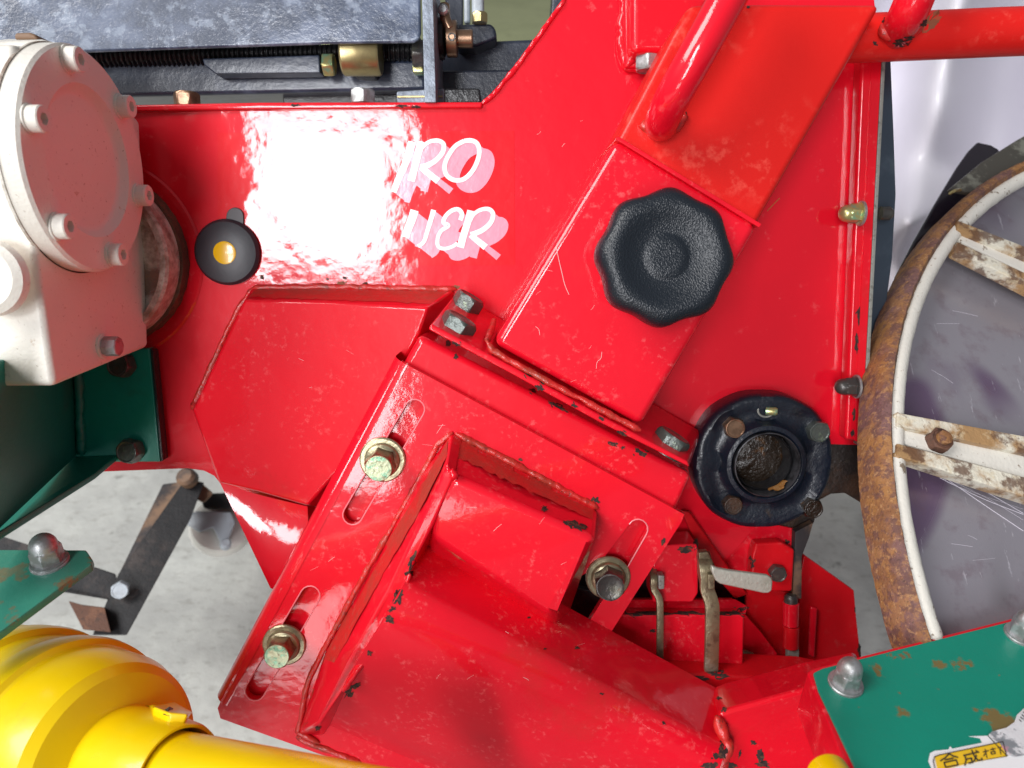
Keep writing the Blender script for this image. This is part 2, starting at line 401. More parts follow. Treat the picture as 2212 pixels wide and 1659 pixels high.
def vinylmat():
    m, t, b = newmat('white_vinyl'); b.inputs['Base Color'].default_value = (.80, .78, .85, 1)
    b.inputs['Roughness'].default_value = .3; b.inputs['Coat Weight'].default_value = .3; b.inputs['Coat Roughness'].default_value = .4; out = t.nodes['Material Output']
    tr = nd(t, 'ShaderNodeBsdfTranslucent'); tr.inputs[0].default_value = (.85, .85, .95, 1)
    mx = nd(t, 'ShaderNodeMixShader'); mx.inputs[0].default_value = .05
    t.links.new(b.outputs[0], mx.inputs[1]); t.links.new(tr.outputs[0], mx.inputs[2]); t.links.new(mx.outputs[0], out.inputs[0])
    return m
VINYL = vinylmat()
def floormat(name, c1, c2, c3, sc=9):
    m, t, b = newmat(name)
    c = mixc(t, noise_f(t, sc, 6, .6, .35, .65), c1, c2)
    c = mixc(t, mulv(t, noise_f(t, sc * 4, 6, .7, .5, .7, (1, 2, 1)), .5), c, c3)
    c = mixc(t, mulv(t, noise_f(t, sc * 2.5, 5, .6, .62, .7, off=8), .6), c, tuple(x * .45 for x in c3))
    t.links.new(c, b.inputs['Base Color']); b.inputs['Roughness'].default_value = .6
    bump(t, b, [(noise_f(t, 60, 6, .6, 0, 1), .3, .003)])
    return m
CONC = floormat('concrete', (.58, .59, .55), (.45, .455, .43), (.28, .27, .24), 12)
OLIVE = floormat('olive_floor_paint', (.62, .66, .36), (.54, .58, .31), (.44, .47, .26), 3)

# ------------------------------------------------------------------ setting: floor
def sheet(name, x0, x1, y0, y1, z, mat):
    bm = bmesh.new(); vs = [bm.verts.new(p) for p in ((x0, y0, z), (x1, y0, z), (x1, y1, z), (x0, y1, z))]; bm.faces.new(vs)
    o = mk(name, bm, mat, None, recalc=False); o['kind'] = 'structure'; return o
sheet('floor', -8, 8, -6, 14, 0, CONC)
sheet('painted_floor_area', -8, 8, 1.45, 13.9, .004, OLIVE)

DARKFL = floormat('added_dark_floor', (.045, .045, .048), (.06, .06, .06), (.035, .034, .033), 30)
sheet('added_dark_floor_patch', -.95, 3.5, -3.5, .22, .004, DARKFL)  # added patch, never in view, so the box arm reflects something dark

# ------------------------------------------------------------------ side casing
cas = thing('side_casing', 'red machine side casing with slanted upper edge and white lettering under a strong glare', 'machine casing', P(900, 500, 0))
plate = [(150, 236), (1042, 222), (1062, 205), (1110, 148), (1222, -6), (1240, -60), (1880, -60), (1908, 130), (1862, 962), (1790, 960), (1560, 1222), (1470, 1160), (1250, 1000), (740, 1190), (590, 1120), (475, 1044), (462, 1028), (440, 1017), (405, 1012), (205, 1020), (150, 1020)]
sp = mk('side_plate', prism(plate, 0, -.004, .0006, 2), REDGL, cas)
tf = mk('top_flange', prism([(200, 228), (300, 226), (560, 221), (1043, 220), (1040, 233), (560, 236), (300, 240), (200, 242)], .0035, -.022, .0012), REDSM, cas)
weld(cas, REDSM, [(1038, 228), (1066, 205), (1112, 150), (1165, 78), (1222, -4)], .0004, .0019, 3)
# folded right-hand rail and its cut edge
rail = mk('side_rail', prism([(1862, 100), (1905, 100), (1859, 955), (1826, 950)], .012, .0005, .0022, 3), REDSM, cas)
mk('rail_step', prism([(1884, 100), (1906, 100), (1861, 955), (1846, 952)], .0128, .0121, .0002, 1), REDSM, cas)
mk('cut_edge', prism([(1907, 100), (1915, 100), (1869, 966), (1861, 966)], .012, -.004, .0004, 2), EDGE, cas)
chips(cas, [rail, sp], [(1867, 575, 4, 38, 5), (1856, 686, 4, 20, 5), (1850, 740, 4, 16, 5), (1845, 896, 4, 12, 5), (1841, 935, 4, 8, 5)], CHIP)
chips(cas, [sp, tf], [(638, 228, 10, 3, 0), (866, 229, 12, 3, 0), (1379, 226, 6, 2, 0), (900, 231, 8, 3, 0), (1058, 213, 5, 2, -50), (1132, 122, 4, 2, -50),
                      (745, 600, 5, 3, 10), (790, 612, 5, 3, 0), (566, 598, 5, 4, 40), (709, 603, 3, 2, 0)], CHIP, 'paint_chips')
for (x, y) in ((1822, 461), (1812, 835)):
    c = P(x + 36, y, .017)
    cn = mk('cap_nut', capnut(c, -XA, .0062, .0135, .3), ZINCY if y < 500 else BOLTD, cas)
    mk('washer', washer(c + XA * .001, -XA, .0078, .003, .0012), ZINC, cn)
# trapezoid cover box
cbp = [(528, 648), (700, 652), (926, 664), (905, 720), (780, 960), (664, 1092), (560, 1062), (474, 1042), (417, 886)]
cb = mk('cover_box', loft(cbp, [.020 + .0155 * (x - 417) / 509 for x, y in cbp],
                         [(545, 620), (700, 620), (985, 626), (960, 700), (830, 940), (700, 1100), (580, 1068), (476, 1038), (413, 880)], 0, .0018, 3), REDSM, cas)
cb2 = mk('cover_box_tail', grid([[P(474 + (664 - 474) * i / 10 + (110 - 100 * i / 10) * t / 12, 1040 + (1094 - 1040) * (i / 10) ** .8 + (230 - 34 * i / 10) * t / 12, (.0217 + .0058 * i / 10) * (1 - t / 12) + (.0415 - .0125 * i / 10) * (t / 12) ** 1.08) for i in range(11)] for t in range(13)]), REDGL, cas, 60)
weld(cas, REDWELD, [(545, 622), (700, 620), (985, 625)], .002, .0024, 5)
weld(cas, REDWELD, [(546, 622), (512, 672), (470, 760), (430, 850), (414, 884)], .002, .0022, 6)
chips(cas, [cb, sp], [(738, 612, 10, 4, 5), (985, 620, 9, 3, 5), (568, 622, 8, 4, -20)], paint('rusty_weld_spot', (.25, .07, .02), .6, 0, .3), 'rust_spots')
GRIME = paint('grimy_red', (.58, .018, .015), .5, .25, .25, layers=((34, .44, .62, (.30, .05, .028), .6), (260, .56, .66, (.40, .10, .07), .5)), wave=.4, peel=.3)
strip_decal(cas, [cb], [(552, 625), (700, 624), (978, 630)], [(536, 643), (700, 647), (940, 658)], GRIME, 'grime_strip', 40)
# upper box with its nut
ub = mk('upper_box', prism([(1363, -50), (1560, -50), (1480, 114), (1363, 114)], .026, 0, .0045, 4), REDSM, cas)
mk('box_foot', prism([(1345, -50), (1380, -50), (1380, 132), (1349, 150)], .010, 0, .003, 3), REDSM, cas)
mk('box_lip', prism([(1349, 118), (1480, 116), (1440, 146), (1349, 148)], .008, 0, .002, 3), REDSM, cas)
weld(cas, REDSM, [(1347, -40), (1343, 60), (1340, 100), (1349, 150)], .005, .0034, 8)
weld(cas, REDSM, [(1349, 150), (1375, 150), (1395, 147)], .004, .0022, 9)
nb = mk('nut', hexhead(P(1402, 122, .016), -YA, .0088, .0085, .2), ZINC, cas)
# decal film and lettering
film = mk('decal_film', prism([(470, 287), (1110, 282), (1112, 572), (470, 575)], .00035, .0001, 0), FILM, cas)
LZ = [.0006]
def ribbon(bm, pts, w0, w1, h, off=(0, 0)):
    w0, w1 = w0 * 1.2 + 1.5, w1 * 1.2 + 1.5
    """flat brush stroke through pts with widths w0..w1 (photo units)"""
    n = len(pts); L = []; Rr = []
    for i, (x, y) in enumerate(pts):
        a = pts[max(i - 1, 0)]; b = pts[min(i + 1, n - 1)]
        dx, dy = b[0] - a[0], b[1] - a[1]; l = math.hypot(dx, dy) or 1
        k = i / (n - 1); ww = w0[i] / 2 if isinstance(w0, list) else (w0 + (w1 - w0) * k) / 2
        nx, ny = -dy / l * ww, dx / l * ww
        L.append(bm.verts.new(P(x + nx + off[0], y + ny + off[1], h))); Rr.append(bm.verts.new(P(x - nx + off[0], y - ny + off[1], h)))
    for i in range(n - 1): bm.faces.new((L[i], L[i + 1], Rr[i + 1], Rr[i]))
def sm2(pts, k=5):
    return [(v.x, v.y) for v in catmull([Vector((x, y, 0)) for x, y in pts], k)]
def glyph(name, strokes):
    ex, ey = 28, 22
    bm = bmesh.new(); h = LZ[0]
    for pts, w0, w1 in strokes:
        pts = sm2(pts); n = len(pts)
        for i in range(n - 1):
            h += 1.2e-6
            (x0, y0), (x1, y1) = pts[i], pts[i + 1]
            vs = [bm.verts.new(P(x, y, h)) for x, y in ((x0, y0), (x1, y1), (x1 + ex, y1 + ey), (x0 + ex, y0 + ey))]
            try: bm.faces.new(vs)
            except ValueError: pass
        h += 1.2e-6; ribbon(bm, pts, w0, w1, h, (ex, ey))
    g = mk('letter_shade', bm, LETP, film, recalc=False)
    bm = bmesh.new(); h = LZ[0] + .0003
    for pts, w0, w1 in strokes:
        h += 2e-5; ribbon(bm, sm2(pts), w0, w1, h)
    mk('letter', bm, LETW, film, recalc=False)
    LZ[0] += 2e-6
def az(pts, ox, oy): return [(ox + x * .25, oy + y * .25) for x, y in pts]
A1 = (553, 0); A2 = (553, 414.75)
glyph('Y', [(az([(1350, 1225), (1320, 1330), (1280, 1440), (1225, 1560), (1190, 1660)], *A1), 13, 9)])
glyph('R', [(az([(1425, 1222), (1400, 1330), (1370, 1450), (1340, 1565)], *A1), 11, 12),
            (az([(1410, 1335), (1440, 1270), (1500, 1225), (1570, 1215), (1620, 1245), (1615, 1310), (1560, 1380), (1490, 1425), (1425, 1445)], *A1), 5, 9),
            (az([(1425, 1445), (1480, 1490), (1530, 1530), (1575, 1565)], *A1), 9, 11)])
glyph('O', [(az([(1800, 1218), (1725, 1260), (1665, 1340), (1630, 1430), (1645, 1510), (1710, 1555), (1790, 1550), (1860, 1490), (1910, 1400), (1930, 1310), (1910, 1240), (1860, 1214), (1800, 1218)], *A1), 7, 7)])
glyph('W', [(az([(1370, 158), (1345, 240), (1310, 330), (1290, 390)], *A2), 14, 12), (az([(1535, 155), (1510, 240), (1480, 340), (1450, 430), (1400, 470)], *A2), 8, 5)])
glyph('E', [(az([(1765, 245), (1780, 190), (1745, 150), (1685, 165), (1635, 215), (1620, 265), (1665, 290), (1600, 335), (1570, 400), (1575, 470), (1630, 490), (1700, 470), (1740, 440)], *A2), 7, 5)])
glyph('R', [(az([(1855, 160), (1830, 260), (1795, 370), (1765, 480)], *A2), 11, 12),
            (az([(1845, 260), (1880, 195), (1940, 155), (2010, 148), (2048, 190), (2030, 260), (1970, 320), (1900, 355), (1855, 370)], *A2), 5, 9),
            (az([(1855, 370), (1900, 410), (1945, 445), (1985, 478)], *A2), 9, 11)])
# round rubber plug
pc = P(494, 545, 0)
pl = mk('rubber_plug', polar(pc, N, [(.0, .0212), (.003, .0213), (.0052, .0195), (.0066, .014), (.0072, .0075), (.0072, .0004)], 48), RUB, cas)
mk('plug_tab', prism(slot(507, 530, 507, 467, 19), .0018, 0, .0006, 2), RUBG, pl)
mk('yellow_dot', polar(P(486, 546, .0067), N, [(0, .0075), (.0009, .0073), (.0012, .006), (.0013, .0003)], 32), YELD, pl)

# ------------------------------------------------------------------ post, handle, cross tube
post = thing('support_post', 'faded red square post rising from the clamp sleeve to the round cross tube', 'post', P(1600, 240, .05))
pf = mk('post_face', prism([(1300, 360), (1452, 70), (1492, 8), (1560, 6), (1908, 7), (1650, 460), (1600, 560), (1260, 440)], .0685, .012, .0045, 4), REDOR, post)
ht = catmull([P(1428, 272, .066), P(1432, 256, .082), P(1456, 205, .098), P(1505, 118, .106), P(1570, 0, .108), P(1640, -130, .108)], 8)
mk('handle_bar', tube(ht, .0092, 24), REDGL, post)
weld(post, REDWELD, [(1396, 258, .069), (1388, 272, .069), (1402, 284, .069), (1432, 288, .069), (1462, 278, .069), (1478, 252, .069), (1474, 240, .069)], .069, .0024, 12)
chips(post, [pf], [(1444, 287, 10, 4, 10), (1420, 289, 7, 3, 0), (1478, 247, 4, 8, 15), (1395, 275, 4, 5, 0), (1605, 10, 9, 7, 15), (1626, 9, 10, 5, 0), (1845, 10, 12, 3, 0), (1810, 10, 6, 3, 0)], CHIP)
ctp = [P(1828, 84, .036), P(1900, 81, .036), P(2000, 77, .036), P(2150, 70, .036), P(2420, 60, .036)]
ct = mk('cross_tube', tube(densify(ctp, .01), .0133, 32), REDOR, post)
st = catmull([P(1938, 66, .046), P(1950, 50, .056), P(1965, 22, .066), P(1990, -40, .072), P(2020, -120, .074)], 6)
stb = mk('tube_stub', tube(st, .0100, 24), REDSM, post)
weld(post, REDWELD, [P(1905, 52, .052), P(1910, 72, .054), P(1932, 80, .054), P(1962, 76, .054), P(1985, 62, .053), P(1990, 45, .052)], 0, .0030, 14)
chips(post, [ct, stb, pf], [(1945, 92, 16, 8, -8), (1966, 82, 9, 4, -20), (1889, 93, 5, 4, -35), (1908, 46, 5, 3, -50), (1994, 52, 8, 5, -40)], CHIP)
chips(post, [ct], [(2005, 48, 26, 14, -30)], paint('thin_rust_stain', (.42, .06, .025), .6, 0, .3, layers=((120, .45, .6, (.2, .07, .03), .8),)), 'rust_stain')

# ------------------------------------------------------------------ clamp sleeve, flange, bolts
slv = thing('clamp_sleeve', 'red square clamp sleeve bolted down by its flange, behind the black knob', 'clamp sleeve', P(1330, 620, .04))
sv = mk('sleeve', prism([(1064, 742), (1331, 299), (1640, 489), (1386, 922)], .075, .004, .0052, 5), RED, slv)
mk('sleeve_lip', prism([(1328, 300), (1336, 294), (1646, 484), (1640, 492)], .0752, .006, .0006, 2), RED, slv)
UA = (P(1331, 299, .075) - P(1064, 742, .075)).normalized(); VA = UA.cross(N).normalized()
fl = mk('flange', loft([(931, 700), (1100, 790), (1300, 900), (1486, 998), (1489, 1010), (1300, 916), (1100, 806), (924, 712)], .080,
                       [(985, 632), (1130, 716), (1320, 820), (1512, 930), (1512, 944), (1320, 834), (1130, 730), (980, 646)], .008, .0016, 3), RED, slv)
weld(slv, REDWELD, [(1052, 736), (1064, 758), (1160, 812), (1270, 870), (1384, 930)], .078, .0021, 21)
weld(slv, REDWELD, [(1052, 738, .075), (1060, 716, .05), (1068, 690, .03)], 0, .0022, 22)
chips(slv, [fl, sv], [(1140, 808, 12, 3, 28), (1165, 838, 10, 4, 28), (1072, 760, 9, 3, 28), (1240, 876, 8, 3, 28), (1345, 936, 10, 3, 28), (1300, 905, 7, 3, 28), (1170, 826, 6, 3, 28), (985, 742, 9, 3, 25), (1360, 950, 6, 3, 28)], CHIP)
for (x, y, h, r, m) in ((1000, 672, .022, .0098, BOLTG), (978, 722, .062, .0108, BOLTG), (1437, 972, .060, .0112, BOLTG)):
    c = P(x, y, h)
    b = mk('bolt', hexhead(c, (UA + N * .06).normalized(), r, .0112, .35), m, slv)
    mk('washer', washer(c - UA * .0012, (UA + N * .06).normalized(), r * 1.02, .003, .0016), BOLTD, b)
# ------------------------------------------------------------------ knob
kn = thing('hand_knob', 'black grained plastic lobed hand knob on the red sleeve', 'knob', P(1445, 560, .075))
kc = P(1406, 570, .075)
KA = (N + XA * .03 + YA * .10).normalized()
RK = .0347
lob = lambda k, d=.038: (lambda t: RK * k * (1 + d * math.cos(8 * t + .6) * (1 if math.cos(8 * t + .6) > 0 else 1.0)))
rings = [(.016, lob(.88, .02)), (.020, lob(.97)), (.030, lob(1.0)), (.0345, lob(.985)), (.038, lob(.95, .026)), (.0400, lob(.89, .02)), (.0410, lob(.82, .012)), (.0410, lob(.75, .006)), (.0401, RK * .66), (.0388, RK * .56), (.0378, RK * .46), (.0373, RK * .37), (.0372, RK * .325), (.0376, RK * .305), (.0377, RK * .2), (.0377, RK * .02)]
kh = mk('knob_head', polar(kc, KA, rings, 128), KNOB, kn, 60)
mk('knob_stem', polar(kc, KA, [(0, .011), (.017, .012)], 32), RUB, kn)

def hair(name, pts, r, m, par, objs):
    pp = []
    for v in catmull([Vector((x, y, 0)) for x, y in pts], 5):
        q = cast(v.x, v.y, objs)
        if q: pp.append(q[0] + q[1] * r)
    if len(pp) > 2: mk(name, tube(pp, r, 6), m, par)
FIB = paint('pale_fibre', (.85, .6, .6), .6, 0, .3)
hair('fibre', [(1202, 535), (1206, 556), (1214, 590), (1220, 615), (1229, 636)], .00014, FIB, slv, [sv])
hair('fibre', [(1300, 1090 - 330), (1298, 774), (1290, 782), (1288, 796)], .0001, FIB, slv, [sv])
hair('fibre', [(1157, 800 - 95), (1164, 712), (1166, 724)], .0001, FIB, slv, [sv])
hair('straw', [(1657, 456), (1668, 444), (1684, 428)], .0002, paint('straw', (.45, .25, .06), .6, 0, .3), cas, [sp])
# ------------------------------------------------------------------ inner bracket (channel behind the slotted plate)
inn = thing('channel_bracket', 'red channel bracket under the sleeve flange, seen through the slots', 'bracket', P(1200, 900, .05))
ib = mk('channel', prism([(905, 722), (1496, 1026), (1484, 1052), (1462, 1100), (1345, 1296), (1250, 1228), (1190, 1290), (1190, 1500), (900, 1700), (500, 1520), (862, 800), (898, 738)], .0545, .004, .004, 4), RED, inn)
mk('dark_void_backing', prism([(1190, 1260), (1360, 1290), (1250, 1480), (1190, 1480)], .012, .006, .001, 2), BLACKM, inn)  # black sheet added behind the open slot, painting its deep shade
chips(inn, [ib], [(1345, 967, 4, 3, 0), (1325, 960, 12, 5, 20), (1190, 872, 7, 3, 30), (1152, 844, 8, 3, 30), (1207, 878, 14, 4, 30), (968, 742, 4, 7, 10), (985, 770, 5, 6, 20), (1382, 978, 13, 5, 30)], CHIP)
# ------------------------------------------------------------------ slotted bracket with box arm
sl = thing('slotted_bracket', 'large red slotted bracket plate carrying a welded box and tapering box arm', 'bracket', P(950, 1200, .06))
S1 = slot(896, 884, 762, 1112, 21.5); S2 = slot(670, 1287, 551, 1492, 21.5); S3 = slot(1378, 1143, 1322, 1240, 21.5)[:9] + [(1306, 1290), (1258, 1366), (1196, 1340), (1204, 1300), (1236, 1256), (1290, 1224)] + slot(1378, 1143, 1322, 1240, 21.5)[9:]
slp = mk('slotted_plate', holed([(866, 781), (1478, 1111), (1472, 1128), (1309, 1383), (1100, 1730), (860, 1690), (476, 1552), (470, 1530), (477, 1514)], [S1, S2, S3], .0618, .0560, .0012), RED, sl)
EDGEP = paint('pale_red_edge_highlight', (.88, .22, .25), .4, .4, .15, wave=.2, peel=.2)  # bevel highlight round the slots, painted as a thin pale tube
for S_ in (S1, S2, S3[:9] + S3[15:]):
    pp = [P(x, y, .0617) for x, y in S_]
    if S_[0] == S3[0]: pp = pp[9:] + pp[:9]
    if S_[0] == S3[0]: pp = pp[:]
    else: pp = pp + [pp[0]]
    mk('slot_edge_highlight', tube(densify(pp, .004), .00045, 8), EDGEP, sl)
def liprow(t):
    a = (880 + (490 - 880) * t, 789 + (1526 - 789) * t); c = (850 + (461 - 850) * t, 772 + (1510 - 772) * t)
    A, C = P(*a, .0623), P(*c, .0623)
    return q3(A, C, C - N * .010, 9) + [C - N * .030]
mk('bent_lip', grid([liprow(i / 20) for i in range(21)]), REDGL, sl, 60)
HEADM = paint('bronze_zinc_head', (.26, .21, .12), .32, .1, .2, layers=((160, .45, .6, (.10, .07, .04), .7),), metal=.7, peel=.2)
WASHM = paint('dull_zinc_washer', (.42, .38, .24), .34, .1, .2, layers=((120, .45, .6, (.22, .19, .12), .7), (200, .6, .7, (.08, .05, .03), .6)), metal=.7, peel=.3)
def slotbolt(wx, wy, wr, hx, hy, hr, m, rot=0, mw=None, L=.0145, mf=None):
    mw = mw or WASHM
    c = P(wx, wy, .0617); k = .44 / F; ax = ((P(hx, hy, .0617 + L)) - c).normalized()
    b = mk('bolt', hexhead(c + N * .0022, ax, hr * k * .97, L, rot), m, sl)
    mk('bolt_flange', polar(c, N, [(.0016, wr * k * .80), (.0042, wr * k * .72), (.006, wr * k * .5)], 40), mw, b)
    mk('washer', washer(c, N, wr * k, wr * k * .3, .0022), mw, b)
    if mf: mk('bolt_face', polar(c + N * .0022 + ax * (L - .0003), ax, [(0, hr * k * .80), (.0005, hr * k * .79), (.0005, hr * k * .02)], 40), mf, b)
slotbolt(827, 992, 50, 819, 1010, 34, HEADM, .2, mf=ZINCG)
slotbolt(615, 1391, 49, 600, 1414, 33, HEADM, .5, mf=ZINCG)
slotbolt(1313, 1246, 50, 1317, 1266, 36, BOLTD, .1, WASHM)
bx = mk('welded_box', loft([(982, 1028), (1289, 1163), (1206, 1309), (1190, 1330), (934, 1160), (940, 1100)], [.105, .105, .105, .10, .10, .105],
                           [(984, 936), (1294, 1100), (1230, 1330), (1200, 1370), (920, 1200), (940, 1060)], .060, .0042, 4), RED, sl)
# arm: left wall, front skin, top skin as one folded sheet
def armrow(k):
    L = lambda a, b: a.lerp(b, k)
    tb = L(P(934, 1152, .062), P(1600, 1515, .062)); tf = L(P(872, 1262, .108), P(1570, 1618, .108))
    mid = L(P(790, 1400, .128), P(1530, 1720, .128)); bot = L(P(688, 1562, .060), P(1460, 1880, .060)); bb = L(P(668, 1600, .058), P(1440, 1910, .058))
    top = [tb.lerp(tf, i / 6) for i in range(6)]
    e = (tf - tb).normalized(); g = (mid - tf).normalized()
    return [tb, tb.lerp(tf, .5), tf - e * .004] + q3(tf - e * .003, tf, tf + g * .004, 5) + q3(tf + g * .006, mid, bot, 12)[1:] + [bb]
arm = mk('box_arm', grid([armrow(i / 24) for i in range(25)]), RED, sl, 50)
# end rib closing the arm on its left side
ribf = [(968, 1000), (984, 1034), (940, 1130), (892, 1222), (862, 1296), (778, 1436), (690, 1566), (672, 1590)]
ribb = [(972, 932), (1000, 950), (950, 1120), (905, 1220), (870, 1290), (790, 1430), (700, 1560), (645, 1585)]
ribo = [(978, 934), (945, 962), (880, 1080), (790, 1236), (704, 1394), (664, 1474), (641, 1584)]
rf = [(966, 1004), (950, 1040), (905, 1125), (868, 1196), (835, 1262), (752, 1405), (670, 1545)]
rb_ = mk('end_rib', loft([(966, 1000), (982, 1032), (940, 1125), (896, 1210), (868, 1280), (788, 1420), (690, 1566), (672, 1572), (756, 1420), (838, 1272), (905, 1130)], [.105] * 4 + [.104, .106, .088, .084, .100, .102, .104],
                         [(976, 932), (1004, 946), (960, 1120), (915, 1210), (888, 1280), (800, 1420), (700, 1590), (641, 1586), (704, 1400), (812, 1210), (902, 1030)], .0605, .0026, 3), RED, sl)
weld(sl, REDWELD, [(978, 934, .063), (944, 962, .063), (880, 1080, .063), (790, 1236, .063), (704, 1394, .063), (664, 1474, .063), (643, 1580, .063), (690, 1606, .063)], 0, .0020, 31)
weld(sl, REDWELD, [(984, 936), (1060, 976), (1140, 1018), (1230, 1066), (1292, 1098)], .062, .0027, 32)
weld(sl, REDSM, [P(976, 1014, .106), P(984, 1036, .104)], 0, .0030, 33)
weld(sl, REDSM, [P(886, 1240, .104), P(868, 1284, .104), P(850, 1316, .103), P(800, 1405, .104), P(742, 1494, .1)], 0, .0023, 34)
weld(sl, REDWELD, [P(938, 1160, .094), P(990, 1196, .094), P(1100, 1262, .094), P(1206, 1322, .094)], 0, .0024, 35)
weld(sl, REDWELD, [P(640, 1590, .062), P(690, 1612, .062), P(780, 1650, .062)], 0, .0026, 36)
weld(sl, REDWELD, [P(1200, 1374, .064), P(1250, 1392, .064), P(1306, 1386, .064)], 0, .0016, 37)
chips(sl, [arm, rb_, bx, slp], [(860, 1290, 10, 16, 20), (846, 1316, 9, 5, -30), (842, 1338, 9, 7, 30), (799, 1410, 4, 6, 0), (755, 1488, 8, 16, 25), (770, 1480, 9, 4, -15), (890, 1212, 6, 17, 20), (884, 1238, 9, 5, 0),
                               (1240, 1136, 22, 8, 25), (1224, 1130, 8, 4, 20), (1176, 1098, 7, 5, 40), (1286, 1080, 8, 6, 35), (1124, 993, 6, 3, 0), (1433, 1169, 4, 6, 10), (1142, 1334, 3, 2, 0), (1177, 1402, 3, 2, 0), (1300, 1499, 4, 2, 20), (1433, 1562, 4, 3, 20), (687, 1572, 5, 4, 0), (699, 1482, 5, 3, -20), (1246, 1400, 4, 3, 0)], CHIP)

strip_decal(sl, [bx], [(992, 948), (1090, 1000), (1180, 1046), (1282, 1096)], [(990, 990), (1090, 1036), (1180, 1078), (1280, 1122)], GRIME, 'grime_strip', 30, 3, 8)
strip_decal(sl, [rb_], [(968, 950), (890, 1085), (800, 1230), (716, 1390), (672, 1480), (655, 1570)], [(966, 985), (905, 1108), (818, 1258), (740, 1400), (700, 1470), (672, 1556)], GRIME, 'grime_strip', 40, 5, 6)
rsr = random.Random(21)
def scratches(par, objs, box, n):
    for q in range(n // 2):
        x0, y0 = rsr.uniform(box[0], box[2]), rsr.uniform(box[1], box[3]); t = rsr.uniform(-1.2, .6); l_ = rsr.uniform(6, 26)
        hair('scratch', [(x0, y0), (x0 + l_ * .5 * math.cos(t) + rsr.uniform(-2, 2), y0 + l_ * .5 * math.sin(t)), (x0 + l_ * math.cos(t), y0 + l_ * math.sin(t))], rsr.choice((.00004, .00006, .00009)), FIB, par, objs)
scratches(sl, [slp], (900, 830, 1180, 960), 12); scratches(sl, [bx], (990, 1060, 1230, 1240), 10); scratches(sl, [arm], (880, 1310, 1250, 1480), 10)
scratches(slv, [sv], (1150, 560, 1290, 860), 12); scratches(sl, [slp], (640, 1060, 760, 1240), 8); scratches(cas, [sp], (1150, 260, 1280, 520), 8); scratches(cas, [cb], (560, 700, 780, 940), 6)
# ------------------------------------------------------------------ lower frame beam
bmn = thing('frame_beam', 'red lower frame beam with chipped weld where the box arm ends', 'frame beam', P(1650, 1560, .08))
bp_ = [(1548, 1542), (1580, 1530), (1745, 1486), (1860, 1462), (1900, 1750), (1480, 1900), (1530, 1680), (1572, 1620)]
b1 = mk('beam', loft(bp_, .098, [(x - 12, y - 58) for x, y in bp_], .058, .0035, 4), REDSM, bmn)
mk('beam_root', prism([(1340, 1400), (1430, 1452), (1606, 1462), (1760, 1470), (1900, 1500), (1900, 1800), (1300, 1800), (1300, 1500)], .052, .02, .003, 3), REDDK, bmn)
weld(bmn, REDWELD, [P(1548, 1546, .1), P(1560, 1580, .102), P(1572, 1612, .104), P(1560, 1650, .104), P(1540, 1690, .104)], 0, .0042, 41)
weld(bmn, REDSM, [P(1745, 1560, .1), P(1762, 1572, .102), P(1790, 1578, .102)], 0, .0055, 42)
chips(bmn, [b1, arm], [(1562, 1624, 9, 20, 15), (1550, 1632, 12, 8, 0), (1640, 1632, 9, 12, -15), (1646, 1650, 12, 7, 0), (1578, 1652, 14, 8, 30), (1535, 1655, 14, 8, 0), (1560, 1600, 5, 8, 0), (1625, 1604, 7, 4, 0), (1598, 1628, 3, 8, 10), (1552, 1508, 5, 3, 0), (1565, 1532, 4, 5, 0), (1574, 1452, 14, 6, 0)], CHIP)
chips(bmn, [b1] + [bpy.data.objects['beam_root']], [(1480, 1464, 34, 8, 4), (1550, 1458, 22, 8, 0), (1460, 1452, 8, 5, 20), (1432, 1452, 14, 4, 15)], CHIP)

# ------------------------------------------------------------------ bearing flange
def zz(pts): return [(1296 + .4557 * x, 810 + .4557 * y) for x, y in pts]
BOREM = BLACKM
hub = thing('bearing_flange', 'navy cast bearing flange with four bolts around a greasy open bore', 'bearing flange', P(1645, 992, .01))
hc = P(1640, 991, .009); HR = .0468
def lobes(k, a=.018): return lambda t: HR * k * (1 + a * math.cos(4 * (t - math.pi / 4)) ** 3)
hb = mk('flange_body', polar(hc, N, [(-.009, lobes(1.0)), (.006, lobes(1.0)), (.0095, lobes(.965)), (.0105, lobes(.90, .05)), (.0075, lobes(.78, .12)), (.0075, lobes(.66, .10)), (.0105, HR * .60), (.0145, HR * .555), (.0150, HR * .50), (.0140, HR * .475), (.004, HR * .47), (-.0075, HR * .46)], 96, cap=False), NAVYHUB, hub, 50)
mk('bore_ring', polar(hc + XA * .0005, N, [(.004, HR * .468), (.0155, HR * .462), (.0158, HR * .450), (.0150, HR * .440), (-.006, HR * .435)], 64, cap=False), paint('worn_dark_steel', (.09, .09, .10), .35, .2, .2, layers=((120, .45, .6, (.02, .02, .022), .8),), metal=.6), hub)
mk('inner_sleeve', polar(hc, N, [(.007, HR * .415), (.008, HR * .39), (-.006, HR * .38)], 48, cap=False), BLACKM, hub)
mk('grease', polar(hc, N, [(-.007, HR * .46), (-.006, lambda t: HR * .36), (lambda t: -.005 + .0012 * noise.noise(Vector((math.cos(t) * 2, math.sin(t) * 2, 1))), HR * .26), (lambda t: -.0045 + .0012 * noise.noise(Vector((math.cos(t) * 2, math.sin(t) * 2, 5))), HR * .14), (-.0045, HR * .01)], 48), GREASE, hub, 80)
amb = bmesh.new()
decal_bm(amb, ragged(1682, 1052, 22, 9, -.35, 3.1, amp=.5), [hb, bpy.data.objects['bore_ring'], bpy.data.objects['grease']], .002)
mk('amber_grease', amb, AMBER, hub, recalc=False)
